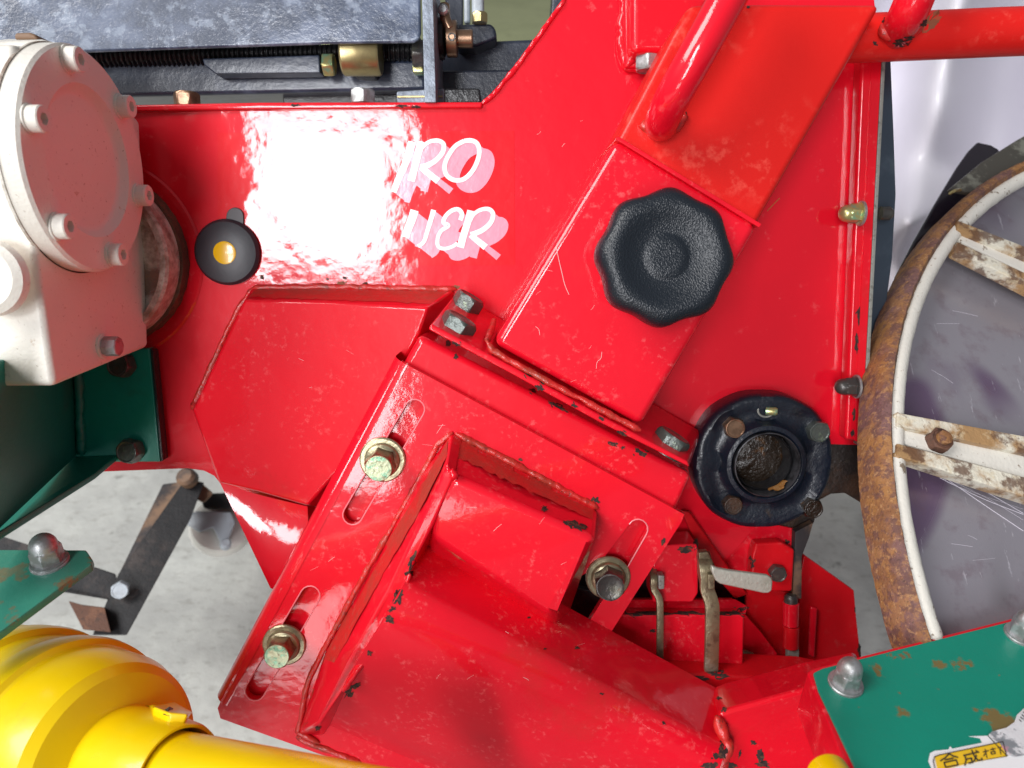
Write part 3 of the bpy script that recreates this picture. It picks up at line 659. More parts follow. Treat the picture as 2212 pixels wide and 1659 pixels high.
for (x, y, m, r) in ((1581, 920, COPPER, .0072), (1761, 928, BOLTG, .0075), (1577, 1085, BROWNM, .0068), (1748, 1092, GREASE, .0070)):
    mk('bolt', hexhead(P(x, y, .015), N, r, .008, .3), m, hub)
gn = mk('grease_nipple', polar(P(1665, 888, .0185), (N * .4 + XA).normalized(), [(-.003, .0028), (.003, .0028), (.0042, .002)], 20), ZINCY, hub)
mk('nipple_ring', tube([P(1655, 886, .017) + (XA * math.cos(t) * 1.2 + YA * math.sin(t)) * .0045 for t in [i * 2 * math.pi / 20 for i in range(21)]], .0007, 8, cap=False), EDGE, hub)
# ------------------------------------------------------------------ dark arm between hub and wheel
da = thing('dark_rubber_guard', 'dark brown oily guard sheet reaching from the bearing flange to the rusty wheel', 'guard', P(1820, 1020, -.01))
mk('guard_sheet', prism([(1600, 900), (1756, 938), (1800, 944), (1830, 955), (1860, 962), (1900, 990), (1925, 1040), (1925, 1125), (1893, 1110), (1856, 1084), (1826, 1066), (1796, 1068), (1770, 1082), (1760, 1128), (1742, 1162), (1700, 1150), (1600, 1100)], -.006, -.012, .0015, 3), BROWNM, da)
mk('guard_curl', tube(catmull([P(1770, 945, -.004), P(1782, 985, -.003), P(1770, 1050, -.003), P(1740, 1100, -.003)], 6), .0016, 10), BROWNM, da)

# ------------------------------------------------------------------ hinged guard plates, lower right
hp = thing('hinged_plate', 'dark red hinged plate assembly hanging below the bearing flange', 'hinge plate', P(1680, 1300, -.01))
mk('back_plate', prism([(1240, 1040), (1500, 1050), (1740, 1200), (1740, 1500), (1240, 1500)], -.022, -.026, .001, 2), BLACKM, hp)
h1 = mk('gusset', prism(zz([(400, 700), (440, 500), (600, 640), (740, 690), (930, 730), (930, 1010), (700, 1010), (620, 1000)]), -.004, -.010, .0008, 2), RED, hp)
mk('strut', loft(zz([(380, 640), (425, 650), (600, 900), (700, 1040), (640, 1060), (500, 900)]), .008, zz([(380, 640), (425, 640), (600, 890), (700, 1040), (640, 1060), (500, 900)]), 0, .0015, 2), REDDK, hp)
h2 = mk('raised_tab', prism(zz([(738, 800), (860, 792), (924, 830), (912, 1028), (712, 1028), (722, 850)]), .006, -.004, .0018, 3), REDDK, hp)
mk('bolt', hexhead(P(1676, 1234, .006), N, .0062, .006, .4), BOLTD, hp)
mk('steel_bar', prism(zz([(926, 745), (1012, 700), (992, 772), (958, 860), (956, 1062), (914, 1062)]), .003, -.004, .0006, 2), STANDM, hp)
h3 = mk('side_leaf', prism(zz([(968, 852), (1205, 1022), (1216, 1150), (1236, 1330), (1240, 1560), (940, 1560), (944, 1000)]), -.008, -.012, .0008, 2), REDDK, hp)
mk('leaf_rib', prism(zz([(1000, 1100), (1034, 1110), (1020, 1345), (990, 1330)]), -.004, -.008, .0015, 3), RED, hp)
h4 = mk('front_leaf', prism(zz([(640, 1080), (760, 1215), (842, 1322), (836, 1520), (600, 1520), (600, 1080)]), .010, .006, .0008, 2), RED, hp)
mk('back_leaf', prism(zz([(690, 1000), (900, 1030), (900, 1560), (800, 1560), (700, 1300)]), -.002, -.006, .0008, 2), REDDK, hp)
for (ya, yb, m) in ((1076, 1184, RED), (1188, 1290, REDDK)):
    p0 = P(1296 + .4557 * 906, 810 + .4557 * ya, .004); p1 = P(1296 + .4557 * 903, 810 + .4557 * yb, .004)
    mk('hinge_barrel', polar(p0, (p1 - p0), [(0, .0050), (.0006, .0056), ((p1 - p0).length - .0006, .0056), ((p1 - p0).length, .005)], 28), m, hp)
mk('hinge_pin', polar(P(1708, 1302, .004), YA, [(0, .0048), (.004, .0046), (.006, .003)], 24), BOLTD, hp)
mk('steel_rod', prism([(1703, 1396), (1727, 1396), (1724, 1484), (1701, 1482)], .007, .001, .0006, 2), EDGE, hp)
chips(hp, [h1, h2, h3, h4], [(1525, 1112, 16, 5, 15), (1550, 1122, 14, 6, 25), (1560, 1134, 4, 14, 10), (1500, 1090, 5, 8, 20), (1508, 1072, 4, 5, 20), (1552, 1158, 3, 14, 10), (1570, 1146, 6, 3, 0), (1625, 1216, 5, 12, 0), (1805, 1244, 20, 3, 38), (1850, 1300, 3, 20, 0), (1856, 1400, 3, 16, 0), (1678, 1440, 4, 12, 0), (1700, 1170, 6, 4, 0)], CHIP)
# ------------------------------------------------------------------ latch
lt = thing('lever_latch', 'red block latch with two bent zinc straps and a flat lever handle', 'latch', P(1500, 1350, .03))
l1 = mk('block', prism(zz([(250, 810), (455, 800), (466, 815), (466, 1035), (440, 1078), (250, 1078)]), .034, .01, .0035, 4), RED, lt)
l2 = mk('ledge', loft(zz([(80, 1132), (690, 1132), (700, 1096), (640, 1062), (100, 1062)]), [.030, .030, .028, .020, .02], zz([(80, 1132), (690, 1132), (700, 1096), (640, 1062), (100, 1062)]), .012, .001, 2), RED, lt)
l3 = mk('front_box', prism(zz([(60, 1136), (684, 1136), (678, 1432), (300, 1416), (60, 1400)]), .036, .01, .0015, 3), RED, lt)
def strap(px, hs, wdt, m, th=.0016, name='strap'):
    """flat bar bent in profile: px path, heights, width along XA in photo units"""
    bm = bmesh.new(); rows = []
    pts = [P(x, y, h) for (x, y), h in zip(zz(px), hs)]
    pts = catmull(pts, 5); k = wdt * .46 / F
    for i, p in enumerate(pts):
        t = (pts[min(i + 1, len(pts) - 1)] - pts[max(i - 1, 0)]).normalized(); s = (XA - t * XA.dot(t)).normalized(); n = s.cross(t).normalized()
        rows.append([bm.verts.new(p + s * a * k / 2 + n * b * th) for a, b in ((-1, -1), (1, -1), (1, 1), (-1, 1))])
    for a, b in zip(rows, rows[1:]):
        for i in range(4): bm.faces.new((a[i], a[(i + 1) % 4], b[(i + 1) % 4], b[i]))
    bm.faces.new(rows[0][::-1]); bm.faces.new(rows[-1])
    bmesh.ops.recalc_face_normals(bm, faces=bm.faces); bevel(bm, .0004, 2, 60)
    return mk(name, bm, m, lt)
STRAPM = paint('olive_zinc_strap', (.24, .20, .12), .38, .1, .3, layers=((90, .5, .62, (.10, .06, .04), .7), (40, .55, .7, (.45, .45, .36), .5)), metal=.6, peel=.4)
strap([(248, 905), (256, 960), (256, 1012), (280, 1060), (284, 1120), (284, 1250), (284, 1400)], [.028, .040, .041, .043, .044, .044, .043], 15, STRAPM)
mk('strap_lug', prism(zz([(276, 950), (306, 952), (306, 1016), (278, 1018)]), .043, .036, .0008, 2), EDGE, lt)
strap([(486, 840), (500, 900), (508, 960), (508, 1015), (526, 1070), (532, 1120), (530, 1260), (526, 1400)], [.03, .043, .045, .045, .047, .048, .048, .047], 31, STRAPM)
mk('strap_lug', prism(zz([(512, 945), (545, 950), (545, 1015), (514, 1018)]), .050, .044, .0008, 2), STRAPM, lt)
mk('strap_back', prism(zz([(468, 842), (512, 838), (560, 930), (548, 960), (500, 930), (484, 1020), (470, 950)]), .040, .034, .001, 2), STRAPM, lt)
LEVM = paint('pale_zinc_lever', (.50, .51, .44), .42, 0, .3, layers=((60, .5, .65, (.33, .34, .27), .7), (140, .62, .7, (.4, .12, .1), .5)), metal=.5, peel=.4)
mk('lever', prism(zz([(530, 905), (560, 918), (610, 928), (795, 952), (816, 964), (820, 984), (816, 1024), (800, 1036), (775, 1036), (570, 992), (548, 975), (528, 930)]), .052, .048, .0012, 3), LEVM, lt)
ring = [P(1296 + .4557 * x, 810 + .4557 * y, .018) for x, y in ((660, 1322), (690, 1322), (722, 1338), (748, 1370), (756, 1400), (750, 1430), (735, 1450))]
mk('ring', tube(catmull(ring, 5), .0029, 14), STRAPM, lt)
chips(lt, [l1, l2, l3], [(1482, 1186, 16, 7, -8), (1503, 1174, 5, 10, 0), (1495, 1155, 4, 8, 10), (1400, 1326, 40, 4, 0), (1480, 1325, 26, 4, 0), (1570, 1325, 34, 4, 0), (1410, 1362, 5, 4, 0), (1600, 1318, 12, 4, -20)], CHIP)

# ------------------------------------------------------------------ green plates with cap nuts
UP = (CAM.to_3x3() @ Vector((0, .88, .475))).normalized()
def plateon(px, o, n, th, bev=.0008):
    fp = [PL(x, y, o, n) for x, y in px]
    return loft3(fp, [p - n * th for p in fp], bev, 2)
gp = thing('green_plate', 'chipped green mounting plate on a red bracket, carrying two acorn nuts and a torn label', 'mounting plate', Z(1980, 1560, .36))
og = Z(1900, 1520, .355)
g1 = mk('green_top', plateon([(1757, 1452), (1776, 1443), (2300, 1312), (2420, 1290), (2420, 1900), (1962, 1900), (1858, 1680), (1768, 1490)], og, UP, .0022), GREEN, gp)
mk('red_bracket', plateon([(1743, 1451), (1762, 1441), (2300, 1306), (2420, 1290), (2420, 1900), (1944, 1900), (1840, 1690)], og - UP * .0024, UP, .030, .0012), RED, gp)
for (x, y, r) in ((1826, 1478, .0068), (2206, 1372, .0068)):
    c = PL(x, y, og, UP)
    n_ = mk('cap_nut', capnut(c + UP * .001, UP, r, .0158, .5), ZINC, gp)
    mk('washer', washer(c, UP, r * 1.22, .003, .0014), ZINC, n_)
weld(gp, REDSM, [PL(1775, 1572, og - UP * .03, UP) + UP * .012, PL(1800, 1580, og - UP * .03, UP) + UP * .012], 0, .0065, 51)
# label with characters
lab = thing('warning_label', 'torn white and yellow paper label with black characters on the green plate', 'label', PL(2080, 1630, og, UP))
def onlab(pts, off): return [PL(x, y, og + UP * off, UP) for x, y in pts]
def flat(name, pts, off, m, par=lab, th=.00012):
    fp = onlab(pts, off); return mk(name, loft3(fp, [p - UP * th for p in fp]), m, par)
def lz(pts): return [(1659 + x * .25, 1244.25 + y * .25) for x, y in pts]
flat('label_paper', lz([(1400, 1530), (1440, 1510), (1560, 1498), (1572, 1470), (1592, 1492), (1850, 1440), (1830, 1400), (1735, 1385), (1900, 1380), (1930, 1345), (2000, 1340), (2060, 1310), (2130, 1260), (2150, 1200), (2260, 1100), (2500, 1050), (2500, 1900), (1460, 1900), (1420, 1680), (1385, 1600)]), .0003, STK)
flat('yellow_field', lz([(1440, 1560), (1480, 1545), (2030, 1430), (2060, 1560), (2080, 1545), (1640, 1640), (1500, 1680), (1460, 1660)]), .0006, STKY)
flat('torn_part', lz([(1900, 1380), (1930, 1345), (2060, 1310), (2150, 1260), (2160, 1200), (2300, 1100), (2500, 1050), (2500, 1500), (2130, 1560), (2060, 1540), (2000, 1440)]), .0008, TORN)
def inkstrokes(name, strokes, off=.0010, wd=3.0):
    bm = bmesh.new(); k = 0
    for s in strokes:
        s = lz(s)
        for (x0, y0), (x1, y1) in zip(s, s[1:]):
            k += 1; l = math.hypot(x1 - x0, y1 - y0) or 1; nx, ny = -(y1 - y0) / l * wd / 2, (x1 - x0) / l * wd / 2
            ex, ey = (x1 - x0) / l * wd * .3, (y1 - y0) / l * wd * .3
            bm.faces.new([bm.verts.new(p) for p in onlab([(x0 - ex + nx, y0 - ey + ny), (x1 + ex + nx, y1 + ey + ny), (x1 + ex - nx, y1 + ey - ny), (x0 - ex - nx, y0 - ey - ny)], off + k * 4e-6)])
    mk(name, bm, INK, lab, recalc=False)
inkstrokes('character', [[(1565, 1535), (1530, 1570), (1490, 1596)], [(1565, 1535), (1600, 1555), (1640, 1566)], [(1530, 1588), (1600, 1572)], [(1520, 1612), (1535, 1652)], [(1520, 1612), (1625, 1588), (1642, 1632)], [(1535, 1652), (1640, 1632)]])
inkstrokes('character', [[(1690, 1550), (1820, 1520)], [(1700, 1550), (1712, 1590), (1700, 1635)], [(1712, 1582), (1758, 1572), (1762, 1610), (1735, 1618)], [(1760, 1505), (1785, 1560), (1815, 1592), (1848, 1590), (1846, 1572)], [(1800, 1548), (1785, 1590), (1765, 1612)], [(1795, 1508), (1812, 1518)]])
inkstrokes('character', [[(1858, 1520), (1905, 1508)], [(1876, 1495), (1892, 1570)], [(1882, 1525), (1862, 1555)], [(1920, 1500), (1965, 1490)], [(1940, 1485), (1944, 1505)], [(1925, 1520), (1960, 1512), (1964, 1532), (1930, 1540), (1925, 1520)], [(1985, 1485), (2015, 1478)], [(2000, 1480), (2012, 1540)]], wd=2)
inkstrokes('label_border', [[(1445, 1680), (1428, 1600), (1440, 1560), (1480, 1545), (2030, 1430), (2062, 1552)], [(2062, 1552), (1900, 1380)]], wd=2)
inkstrokes('small_print', [[(2170 + i * 11, 1240 - i * 22), (2190 + i * 11, 1258 - i * 22)] for i in range(7)], wd=2)

g2 = thing('green_plate', 'small pitted green plate with one acorn nut above the yellow shaft guard', 'mounting plate', Z(90, 1240, .40))
o2 = Z(100, 1230, .40)
mk('green_top', plateon([(-120, 1186), (186, 1187), (200, 1208), (198, 1218), (-10, 1372), (-120, 1440)], o2, UP, .005, .001), GREENP, g2)
cN = PL(108, 1216, o2, UP)
n_ = mk('cap_nut', capnut(cN + UP * .001, UP, .0082, .0182, .2), ZINC, g2); mk('washer', washer(cN, UP, .0098, .003, .0014), ZINC, n_)

# ------------------------------------------------------------------ green channel bracket, left
gc = thing('green_channel', 'dark green channel bracket bolted to the red casing below the cream gearbox', 'bracket', P(200, 900, .02))
mk('bolt_plate', prism([(140, 770), (322, 752), (346, 998), (234, 998), (140, 990)], .010, .002, .0008, 2), GREENC, gc)
mk('plate_edge', prism([(323.5, 752), (331, 758), (353, 994), (347.5, 998)], .009, .0015, .0004, 1), BLACKM, gc)
fpts = [P(158, 770, .0105), P(166, 985, .0105), P(-60, 1200, .16), P(-60, 780, .16)]
mk('web', loft3(fpts, [p - XA * .005 for p in fpts], .001, 2), GREEND, gc)
fpts = [P(150, 986, .0105), P(252, 983, .0105), P(205, 1022, .04), P(-10, 1155, .14), P(-160, 1240, .16)]
mk('lower_flange', loft3(fpts, [p - YA * .004 for p in fpts], .001, 2), GREEND, gc)
weld(gc, GREEND, [P(168, 770, .012), P(176, 985, .012)], 0, .003, 61)
for (x, y, m) in ((272, 788, BOLTD), (291, 972, BOLTG)):
    mk('bolt', hexhead(P(x, y, .010), (N + YA * .1 - XA * .15).normalized(), .0085, .009, .3), m, gc)

# ------------------------------------------------------------------ gearbox
gb = thing('gearbox', 'cream painted gearbox with round bolted cover at the left edge', 'gearbox', Q(200, 600, -.25))
X0 = -.233
body = [(322, 750), (312, 475), (304, 262), (160, 112), (28, 96), (50, 300), (69, 472), (85, 615), (117, 836)]
fp = [Q(x, y, X0) for x, y in body]
mk('housing', loft3(fp, [p - XA * .14 for p in fp], .0035, 4), CREAM, gb)
cv0 = Q(196, 350, X0 + .010)
def inner(p, dx): return p + XA * dx
CR = .0575; cc = cv0 - XA * .010
E3 = ((-YA * math.cos(.255) - N * math.sin(.255)).normalized(),); E = (E3[0], XA.cross(E3[0]).normalized(), XA)
cov = mk('cover', polar(cc, XA, [(.0, CR), (.0085, CR), (.010, CR * .975), (.010, CR * .68), (.0072, CR * .635), (.0056, CR * .60), (.0054, CR * .57), (.0054, CR * .01)], 96, e=E), CREAM, gb)
mk('cover_gasket', polar(cc - XA * .0014, XA, [(0, CR * 1.012), (.0014, CR * 1.012)], 96, e=E), FLANGE, gb)
for k in range(6):
    t = k * math.pi / 3; c = cc + XA * .010 + (E[0] * math.cos(t) + E[1] * math.sin(t)) * CR * .865
    hx = hexr(.0031)
    b = mk('socket_bolt', polar(c, XA, [(0, .0058), (.0008, .0062), (.0062, .0062), (.0068, .0057), (.0068, hx), (.003, hx), (.003, .0002)], 36, cap=False), CREAM, gb)
    mk('washer', washer(c, XA, .0070, .004, .0010), CREAM, b)
pb = Q(222, 748, X0)
b = mk('plug_bolt', polar(pb, XA, [(0, .0058), (.009, .0056), (.0095, .005), (.0096, .0002)], 8), ZINC, gb)
mk('washer', washer(pb, XA, .0072, .004, .0014), CREAM, b)
fc = P(222, 560, 0)
mk('output_boss', polar(fc, N, [(.0, .0545), (.024, .0545), (.026, .053), (.026, .0495), (.020, .048), (.018, .03), (.018, .002)], 96), FLANGE, gb)
mk('boss_gasket', polar(fc, N, [(.0002, lambda t: .057 + .0008 * noise.noise(Vector((math.cos(t) * 9, math.sin(t) * 9, 0)))), (.009, lambda t: .0565 + .0008 * noise.noise(Vector((math.cos(t) * 9, math.sin(t) * 9, 3)))), (.0092, .05)], 128, cap=False), RUSTD, gb)
mk('boss_ring', polar(fc, N, [(.0003, .066), (.0012, .0645), (.0006, .060), (.0003, .056)], 96, cap=False), REDSM, cas)
lc = P(-18, 600, .135)
mk('side_boss', polar(lc, N, [(0, .0185), (.004, .0175), (.0062, .014), (.005, .0115), (.0035, .0105), (.0035, .0005)], 64), CREAM, gb)
mk('casting_lug', loft([(-40, 96), (20, 88), (90, 86), (140, 100), (100, 150), (-40, 190)], .10, [(-40, 90), (20, 84), (90, 84), (140, 98), (100, 140), (-40, 180)], .03, .006, 4), CREAM, gb)
mk('breather', prism([(30, 70), (62, 69), (76, 74), (82, 86), (30, 86)], .07, .03, .002, 3), STANDM, gb)
# ------------------------------------------------------------------ yellow shaft guard
pg = thing('shaft_guard', 'yellow plastic drive shaft guard with ribbed bell at the bottom left corner', 'shaft guard', Z(300, 1650, .36))
ga = (R3 @ Vector((.80, .085, .42))).normalized(); g0 = Z(246, 1652, .37)
k = .37 / F
prof = [(-.20, 268), (-.098, 262), (-.088, 268), (-.078, 268), (-.074, 264), (-.0725, 250), (-.071, 247), (-.056, 247), (-.048, 254), (-.038, 254), (-.034, 250), (-.0325, 238), (-.031, 234), (-.012, 226), (-.001, 208), (.003, 188), (.005, 150), (.006, 98)]
bell = mk('bell', polar(g0, ga, [(s_, r_ * k) for s_, r_ in prof], 128, cap=False), YEL, pg, 26)
mk('collar', polar(g0, ga, [(.004, 122 * k), (.030, 116 * k), (.046, 108 * k), (.049, 103 * k), (.0485, 97 * k), (.004, 95 * k)], 96, cap=False), YEL, pg)
gt = mk('tube', polar(g0, ga, [(-.01, 88 * k), (.36, 90 * k)], 96), YEL, pg)
lugc = g0 + ga * .020
bq = cast(430, 1542, [bpy.data.objects['collar'], bell])
cz = Z(432, 1530, .352)
cq = [cast(x, y, [bell, bpy.data.objects['collar']]) for x, y in ((352, 1520), (412, 1532))]
co = bpy.data.objects['collar']
def onc(px, off):
    out = []
    for x, y in px:
        q = cast(x, y, [co, bell]); out.append(q[0] + q[1] * off if q else Z(x, y, .36))
    return out
tabp = [(322, 1522), (362, 1518), (404, 1540), (400, 1562), (364, 1560), (330, 1546)]
ta = onc(tabp, .0045); tb_ = onc(tabp, -.002)
mk('catch', loft3(ta, tb_, .0012, 3), YEL, pg)
slotbm = bmesh.new(); decal_bm(slotbm, [(356, 1534), (366, 1528), (374, 1532), (366, 1546), (354, 1543)], [bpy.data.objects['catch']], .0004); mk('catch_slot', slotbm, BLACKM, pg, recalc=False)
sg2 = thing('shaft_guard', 'second yellow shaft guard piece showing at the bottom edge', 'shaft guard', Z(890, 1660, .34))
mk('ring', polar(Z(893, 1852, .34), ga, [(-.010, 158 * .34 / F), (.0, 160 * .34 / F), (.012, 158 * .34 / F)], 96), YEL, sg2)
mk('cap', polar(Z(1832, 1742, .30), N, [(-.02, .009), (-.006, .009), (0, .0075), (.002, .004), (.0022, .0002)], 48), YEL, sg2)

# ------------------------------------------------------------------ steel wheel
a, b_ = math.radians(10), math.radians(25)
nw = Vector((math.sin(a) * math.cos(b_), math.sin(b_), math.cos(a) * math.cos(b_)))
wcC = Vector(((3058 - 1106) / F * .46072, -(1247 - 829.5) / F * .46072, -.46072)); WR = .362145
nw = (R3 @ nw).normalized(); wc = CAM @ wcC
we1 = (-XA - nw * (-XA).dot(nw)).normalized(); we2 = nw.cross(we1)
wh = thing('spoked_wheel_assembly', 'rusty steel wheel rim with cream spokes and scratched metal disc, cut by the right edge', 'wheel', wc - we1 * -.30)
def wpt(t, r, z): return wc + (we1 * math.cos(t) + we2 * math.sin(t)) * r + nw * z
def arcsweep(prof, t0, t1, n, jag=None):
    bm = bmesh.new(); rows = []
    for i in range(n + 1):
        t = t0 + (t1 - t0) * i / n
        rows.append([bm.verts.new(wpt(t, r + (jag(t, j) if jag else 0), z)) for j, (r, z) in enumerate(prof)])
    m = len(prof)
    for A, B in zip(rows, rows[1:]):
        for i in range(m): bm.faces.new((A[i], A[(i + 1) % m], B[(i + 1) % m], B[i]))
    bm.faces.new(rows[0]); bm.faces.new(rows[-1][::-1]); return bm
def circ(rc, zc, r, n=16, sx=1): return [(rc + r * sx * math.cos(2 * math.pi * i / n), zc + r * math.sin(2 * math.pi * i / n)) for i in range(n)]
wj = lambda t, j: .0005 * noise.noise(Vector((t * 60, j * .7, 0)))
WQ = WR; WR = WR - .0065
rim = mk('rim_band', arcsweep([(WR, -.004), (WR, -.022), (WR - .004, -.024), (WR - .008, -.020), (WR - .0088, .0), (WR - .006, .0035), (WR - .003, .0025)], -1.1, 1.1, 260, wj), RUST, wh, 50)
tb = mk('inner_tube', arcsweep(circ(WR - .0126, -.004, .0056), -1.1, 1.1, 220, wj), CREAMD, wh, 80)
WR = WQ
disc = mk('metal_disc', arcsweep([(WR - .019, -.022), (WR - .019, -.020), (WR - .22, -.016), (WR - .22, -.018)], -1.1, 1.1, 60), DISC, wh)
rsc = random.Random(8)
SCR = paint('pale_scratch', (.72, .68, .76), .4, .2, .3)
for q in range(9):
    x0, y0 = 2040 + rsc.uniform(-12, 25), 1022 + rsc.uniform(-6, 14) + q * 2; x1 = 2210; y1 = 1052 + q * 11 + rsc.uniform(-8, 8)
    hair('scratch', [(x0, y0), ((x0 + x1) / 2, (y0 + y1) / 2 + rsc.uniform(-5, 5)), (x1, y1)], rsc.choice((.00008, .00012, .0002)), SCR, wh, [disc])
for q in range(6):
    x0, y0 = rsc.uniform(1990, 2180), rsc.choice((rsc.uniform(600, 850), rsc.uniform(1060, 1330))); a_1 = rsc.uniform(-.3, 1.2); l_ = rsc.uniform(12, 60)
    hair('scratch', [(x0, y0), (x0 + l_ * .5 * math.cos(a_1) + 2, y0 + l_ * .5 * math.sin(a_1)), (x0 + l_ * math.cos(a_1), y0 + l_ * math.sin(a_1))], rsc.choice((.00006, .00009)), SCR, wh, [disc])
def wheelpoly(px, z, th, m, name, par=wh, bev=.0012):
    o = wc + nw * z; fp = [PL(x, y, o, nw) for x, y in px]
    return mk(name, loft3(fp, [p - nw * th for p in fp], bev, 2), m, par)
def spoke(pts, bolt=None):
    (x0, y0, w0), (x1, y1, w1) = pts
    s = wheelpoly([(x0, y0 - w0 * .20), (x1, y1 - w1 * .20), (x1, y1 + w1 * .22), (x0, y0 + w0 * .20)], -.001, .003, CREAMD, 'spoke')
    a1 = wheelpoly([(x0 - 4, y0 - w0 * .52), (x1, y1 - w1 * .5), (x1, y1 - w1 * .2), (x0 - 4, y0 - w0 * .20)], .003, .010, CREAMR, 'spoke_flange')
    b1 = wheelpoly([(x0 - 4, y0 + w0 * .20), (x1, y1 + w1 * .2), (x1, y1 + w1 * .55), (x0 - 4, y0 + w0 * .50)], .003, .010, CREAMR, 'spoke_flange')
    return s
spoke([(1942, 938, 92), (2260, 1016, 132)])
spoke([(2072, 508, 64), (2300, 610, 90)])
for (x, y) in ((1934, 900), (1934, 982)):
    mk('weld_bead', weldbm([PL(x - 6, y, wc, nw), PL(x + 14, y + 4, wc, nw)], .0035, x + y), CREAMR, wh, 60)
wb = PL(2022, 955, wc + nw * -.001, nw)
b2 = mk('bolt', hexhead(wb, nw, .0078, .006, .2), RUSTD, wh)
mk('bolt_end', polar(wb + nw * .006, nw, [(0, .0042), (.003, .0042), (.0034, .0036), (.0034, .0002)], 24), RUST, b2)
# ------------------------------------------------------------------ black fender behind the rim
fe = thing('black_fender', 'dark curved fender strip behind the rusty wheel rim', 'fender', wpt(.5, WR, -.05))
FP = [(1936, 596), (1975, 520), (2020, 440), (2068, 360), (2092, 326), (2112, 306), (2140, 312), (2158, 322), (2168, 345), (2212, 420), (2060, 600), (1960, 700)]
oF = wc + nw * -.035
fp = [PL(x, y, oF, nw) for x, y in FP]
mk('fender_blade', loft3(fp, [p - nw * .004 for p in fp], .0015, 3), paint('glossy_purple_black', (.012, .007, .014), .25, .5, .1), fe)
fp = [PL(x, y, wc + nw * -.012, nw) for x, y in ((2050, 408), (2120, 350), (2200, 300), (2260, 268), (2300, 300), (2212, 360), (2120, 420))]
mk('fender_edge', loft3(fp, [p - nw * .004 for p in fp], .001, 2), paint('dark_olive_strip', (.06, .055, .045), .45, .2, .2, layers=((40, .5, .6, (.22, .22, .18), .7),)), fe)
mk('spring_clip', tube(catmull([PL(2052, 418, wc, nw), PL(2062, 412, wc + nw * .004, nw), PL(2074, 410, wc, nw)], 4), .0012, 8), BRASS, fe)

# ------------------------------------------------------------------ vinyl sheet and dark panel behind
vs = thing('vinyl_sheet', 'white translucent vinyl sheet hanging in folds behind the wheel', 'plastic sheet', Z(2050, 400, .85))
bm = bmesh.new(); rows = []
NX, NY = 90, 120
for j in range(NY + 1):
    row = []
    for i in range(NX + 1):
        x = 1700 + 900 * i / NX; y = -160 + 1180 * j / NY
        u, v = x, y
        # a fan of folds falling from (2190,200) to the lower left
        d1 = ((u - 1915) * .45 + (v - 500) * .9) / 60; d2 = (v - 470 + (u - 2050) * .12) / 45
        f = .030 * math.exp(-d1 * d1) * max(0, min(1, (2200 - u) / 150)) + .022 * math.exp(-d2 * d2) * max(0, min(1, (2110 - u) / 60)) * max(0, min(1, (u - 1900) / 60))
        f += .05 * math.sin((u - 1880) / 75 + (v - 300) / 300) * (.5 + .5 * math.tanh((u - 2050) / 90)) + .016 * math.sin(u / 32 + v / 160)
        f += .018 * noise.noise(Vector((u / 130, v / 190, 2)))
        row.append(bm.verts.new(Z(x, y, .88 - f * 2.6)))
    rows.append(row)
for A, B in zip(rows, rows[1:]):
    for i in range(NX): bm.faces.new((A[i], A[i + 1], B[i + 1], B[i]))
mk('sheet', bm, VINYL, vs, 180)
dp = thing('slate_cover', 'narrow dark blue panel strip just right of the red casing edge', 'panel', P(1900, 500, -.03))
mk('sheet', prism([(1880, 90), (1925, 125), (1932, 300), (1936, 420), (1928, 560), (1912, 680), (1900, 800), (1896, 900), (1890, 985), (1800, 985)], -.02, -.026, .001, 2), paint('slate_blue_panel', (.03, .045, .065), .35, .3, .2, layers=((16, .5, .7, (.10, .13, .16), .5),)), dp)
mk('fastener', polar(P(1914, 461, -.006), XA, [(-.004, .0045), (.002, .0045), (.004, .003)], 20), BOLTD, dp)

# ------------------------------------------------------------------ dark frame along the top
tfm = thing('steel_chassis', 'dark blue grey steel frame with mottled cover plate along the top left', 'machine frame', P(600, 120, -.03))
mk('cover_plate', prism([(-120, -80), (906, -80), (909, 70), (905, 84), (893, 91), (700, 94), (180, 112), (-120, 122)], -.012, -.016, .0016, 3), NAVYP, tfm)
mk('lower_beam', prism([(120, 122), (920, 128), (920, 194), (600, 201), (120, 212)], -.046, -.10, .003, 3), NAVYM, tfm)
mk('inner_angle', prism([(436, 126), (690, 118), (692, 157), (465, 160), (440, 140)], -.030, -.044, .0012, 2), NAVYM, tfm)
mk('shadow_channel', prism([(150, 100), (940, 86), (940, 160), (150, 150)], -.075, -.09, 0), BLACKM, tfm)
mk('upright_plate', prism([(910, -60), (934, -60), (942, 221), (917, 221)], .006, -.05, .0006, 2), STEELG, tfm)
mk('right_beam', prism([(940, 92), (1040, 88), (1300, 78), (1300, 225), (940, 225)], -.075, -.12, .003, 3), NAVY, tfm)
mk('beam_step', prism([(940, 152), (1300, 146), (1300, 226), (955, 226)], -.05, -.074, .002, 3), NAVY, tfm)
mk('beam_cap', prism([(985, 52), (1060, 50), (1070, 60), (1074, 82), (1030, 100), (985, 100)], -.055, -.10, .003, 3), NAVY, tfm)
mk('side_post', prism([(1197, -60), (1230, -60), (1222, 10), (1196, 60), (1190, 30)], -.08, -.12, .002, 2), NAVY, tfm)
mk('spacer_block', prism([(856, 197), (960, 190), (960, 223), (857, 223)], -.012, -.04, .0012, 2), STEELG, tfm)
mk('spacer_block', prism([(943, 190), (1036, 190), (1040, 222), (943, 223)], -.014, -.04, .0015, 2), BLACKM, tfm)
mk('brass_strip', prism([(858, 207), (956, 206), (956, 210), (858, 211)], -.0112, -.0118, .0001, 1), BRASS, tfm)
mk('under_strip', prism([(610, 200), (1060, 198), (1060, 226), (612, 226)], -.06, -.08, .001, 2), BLACKM, tfm)
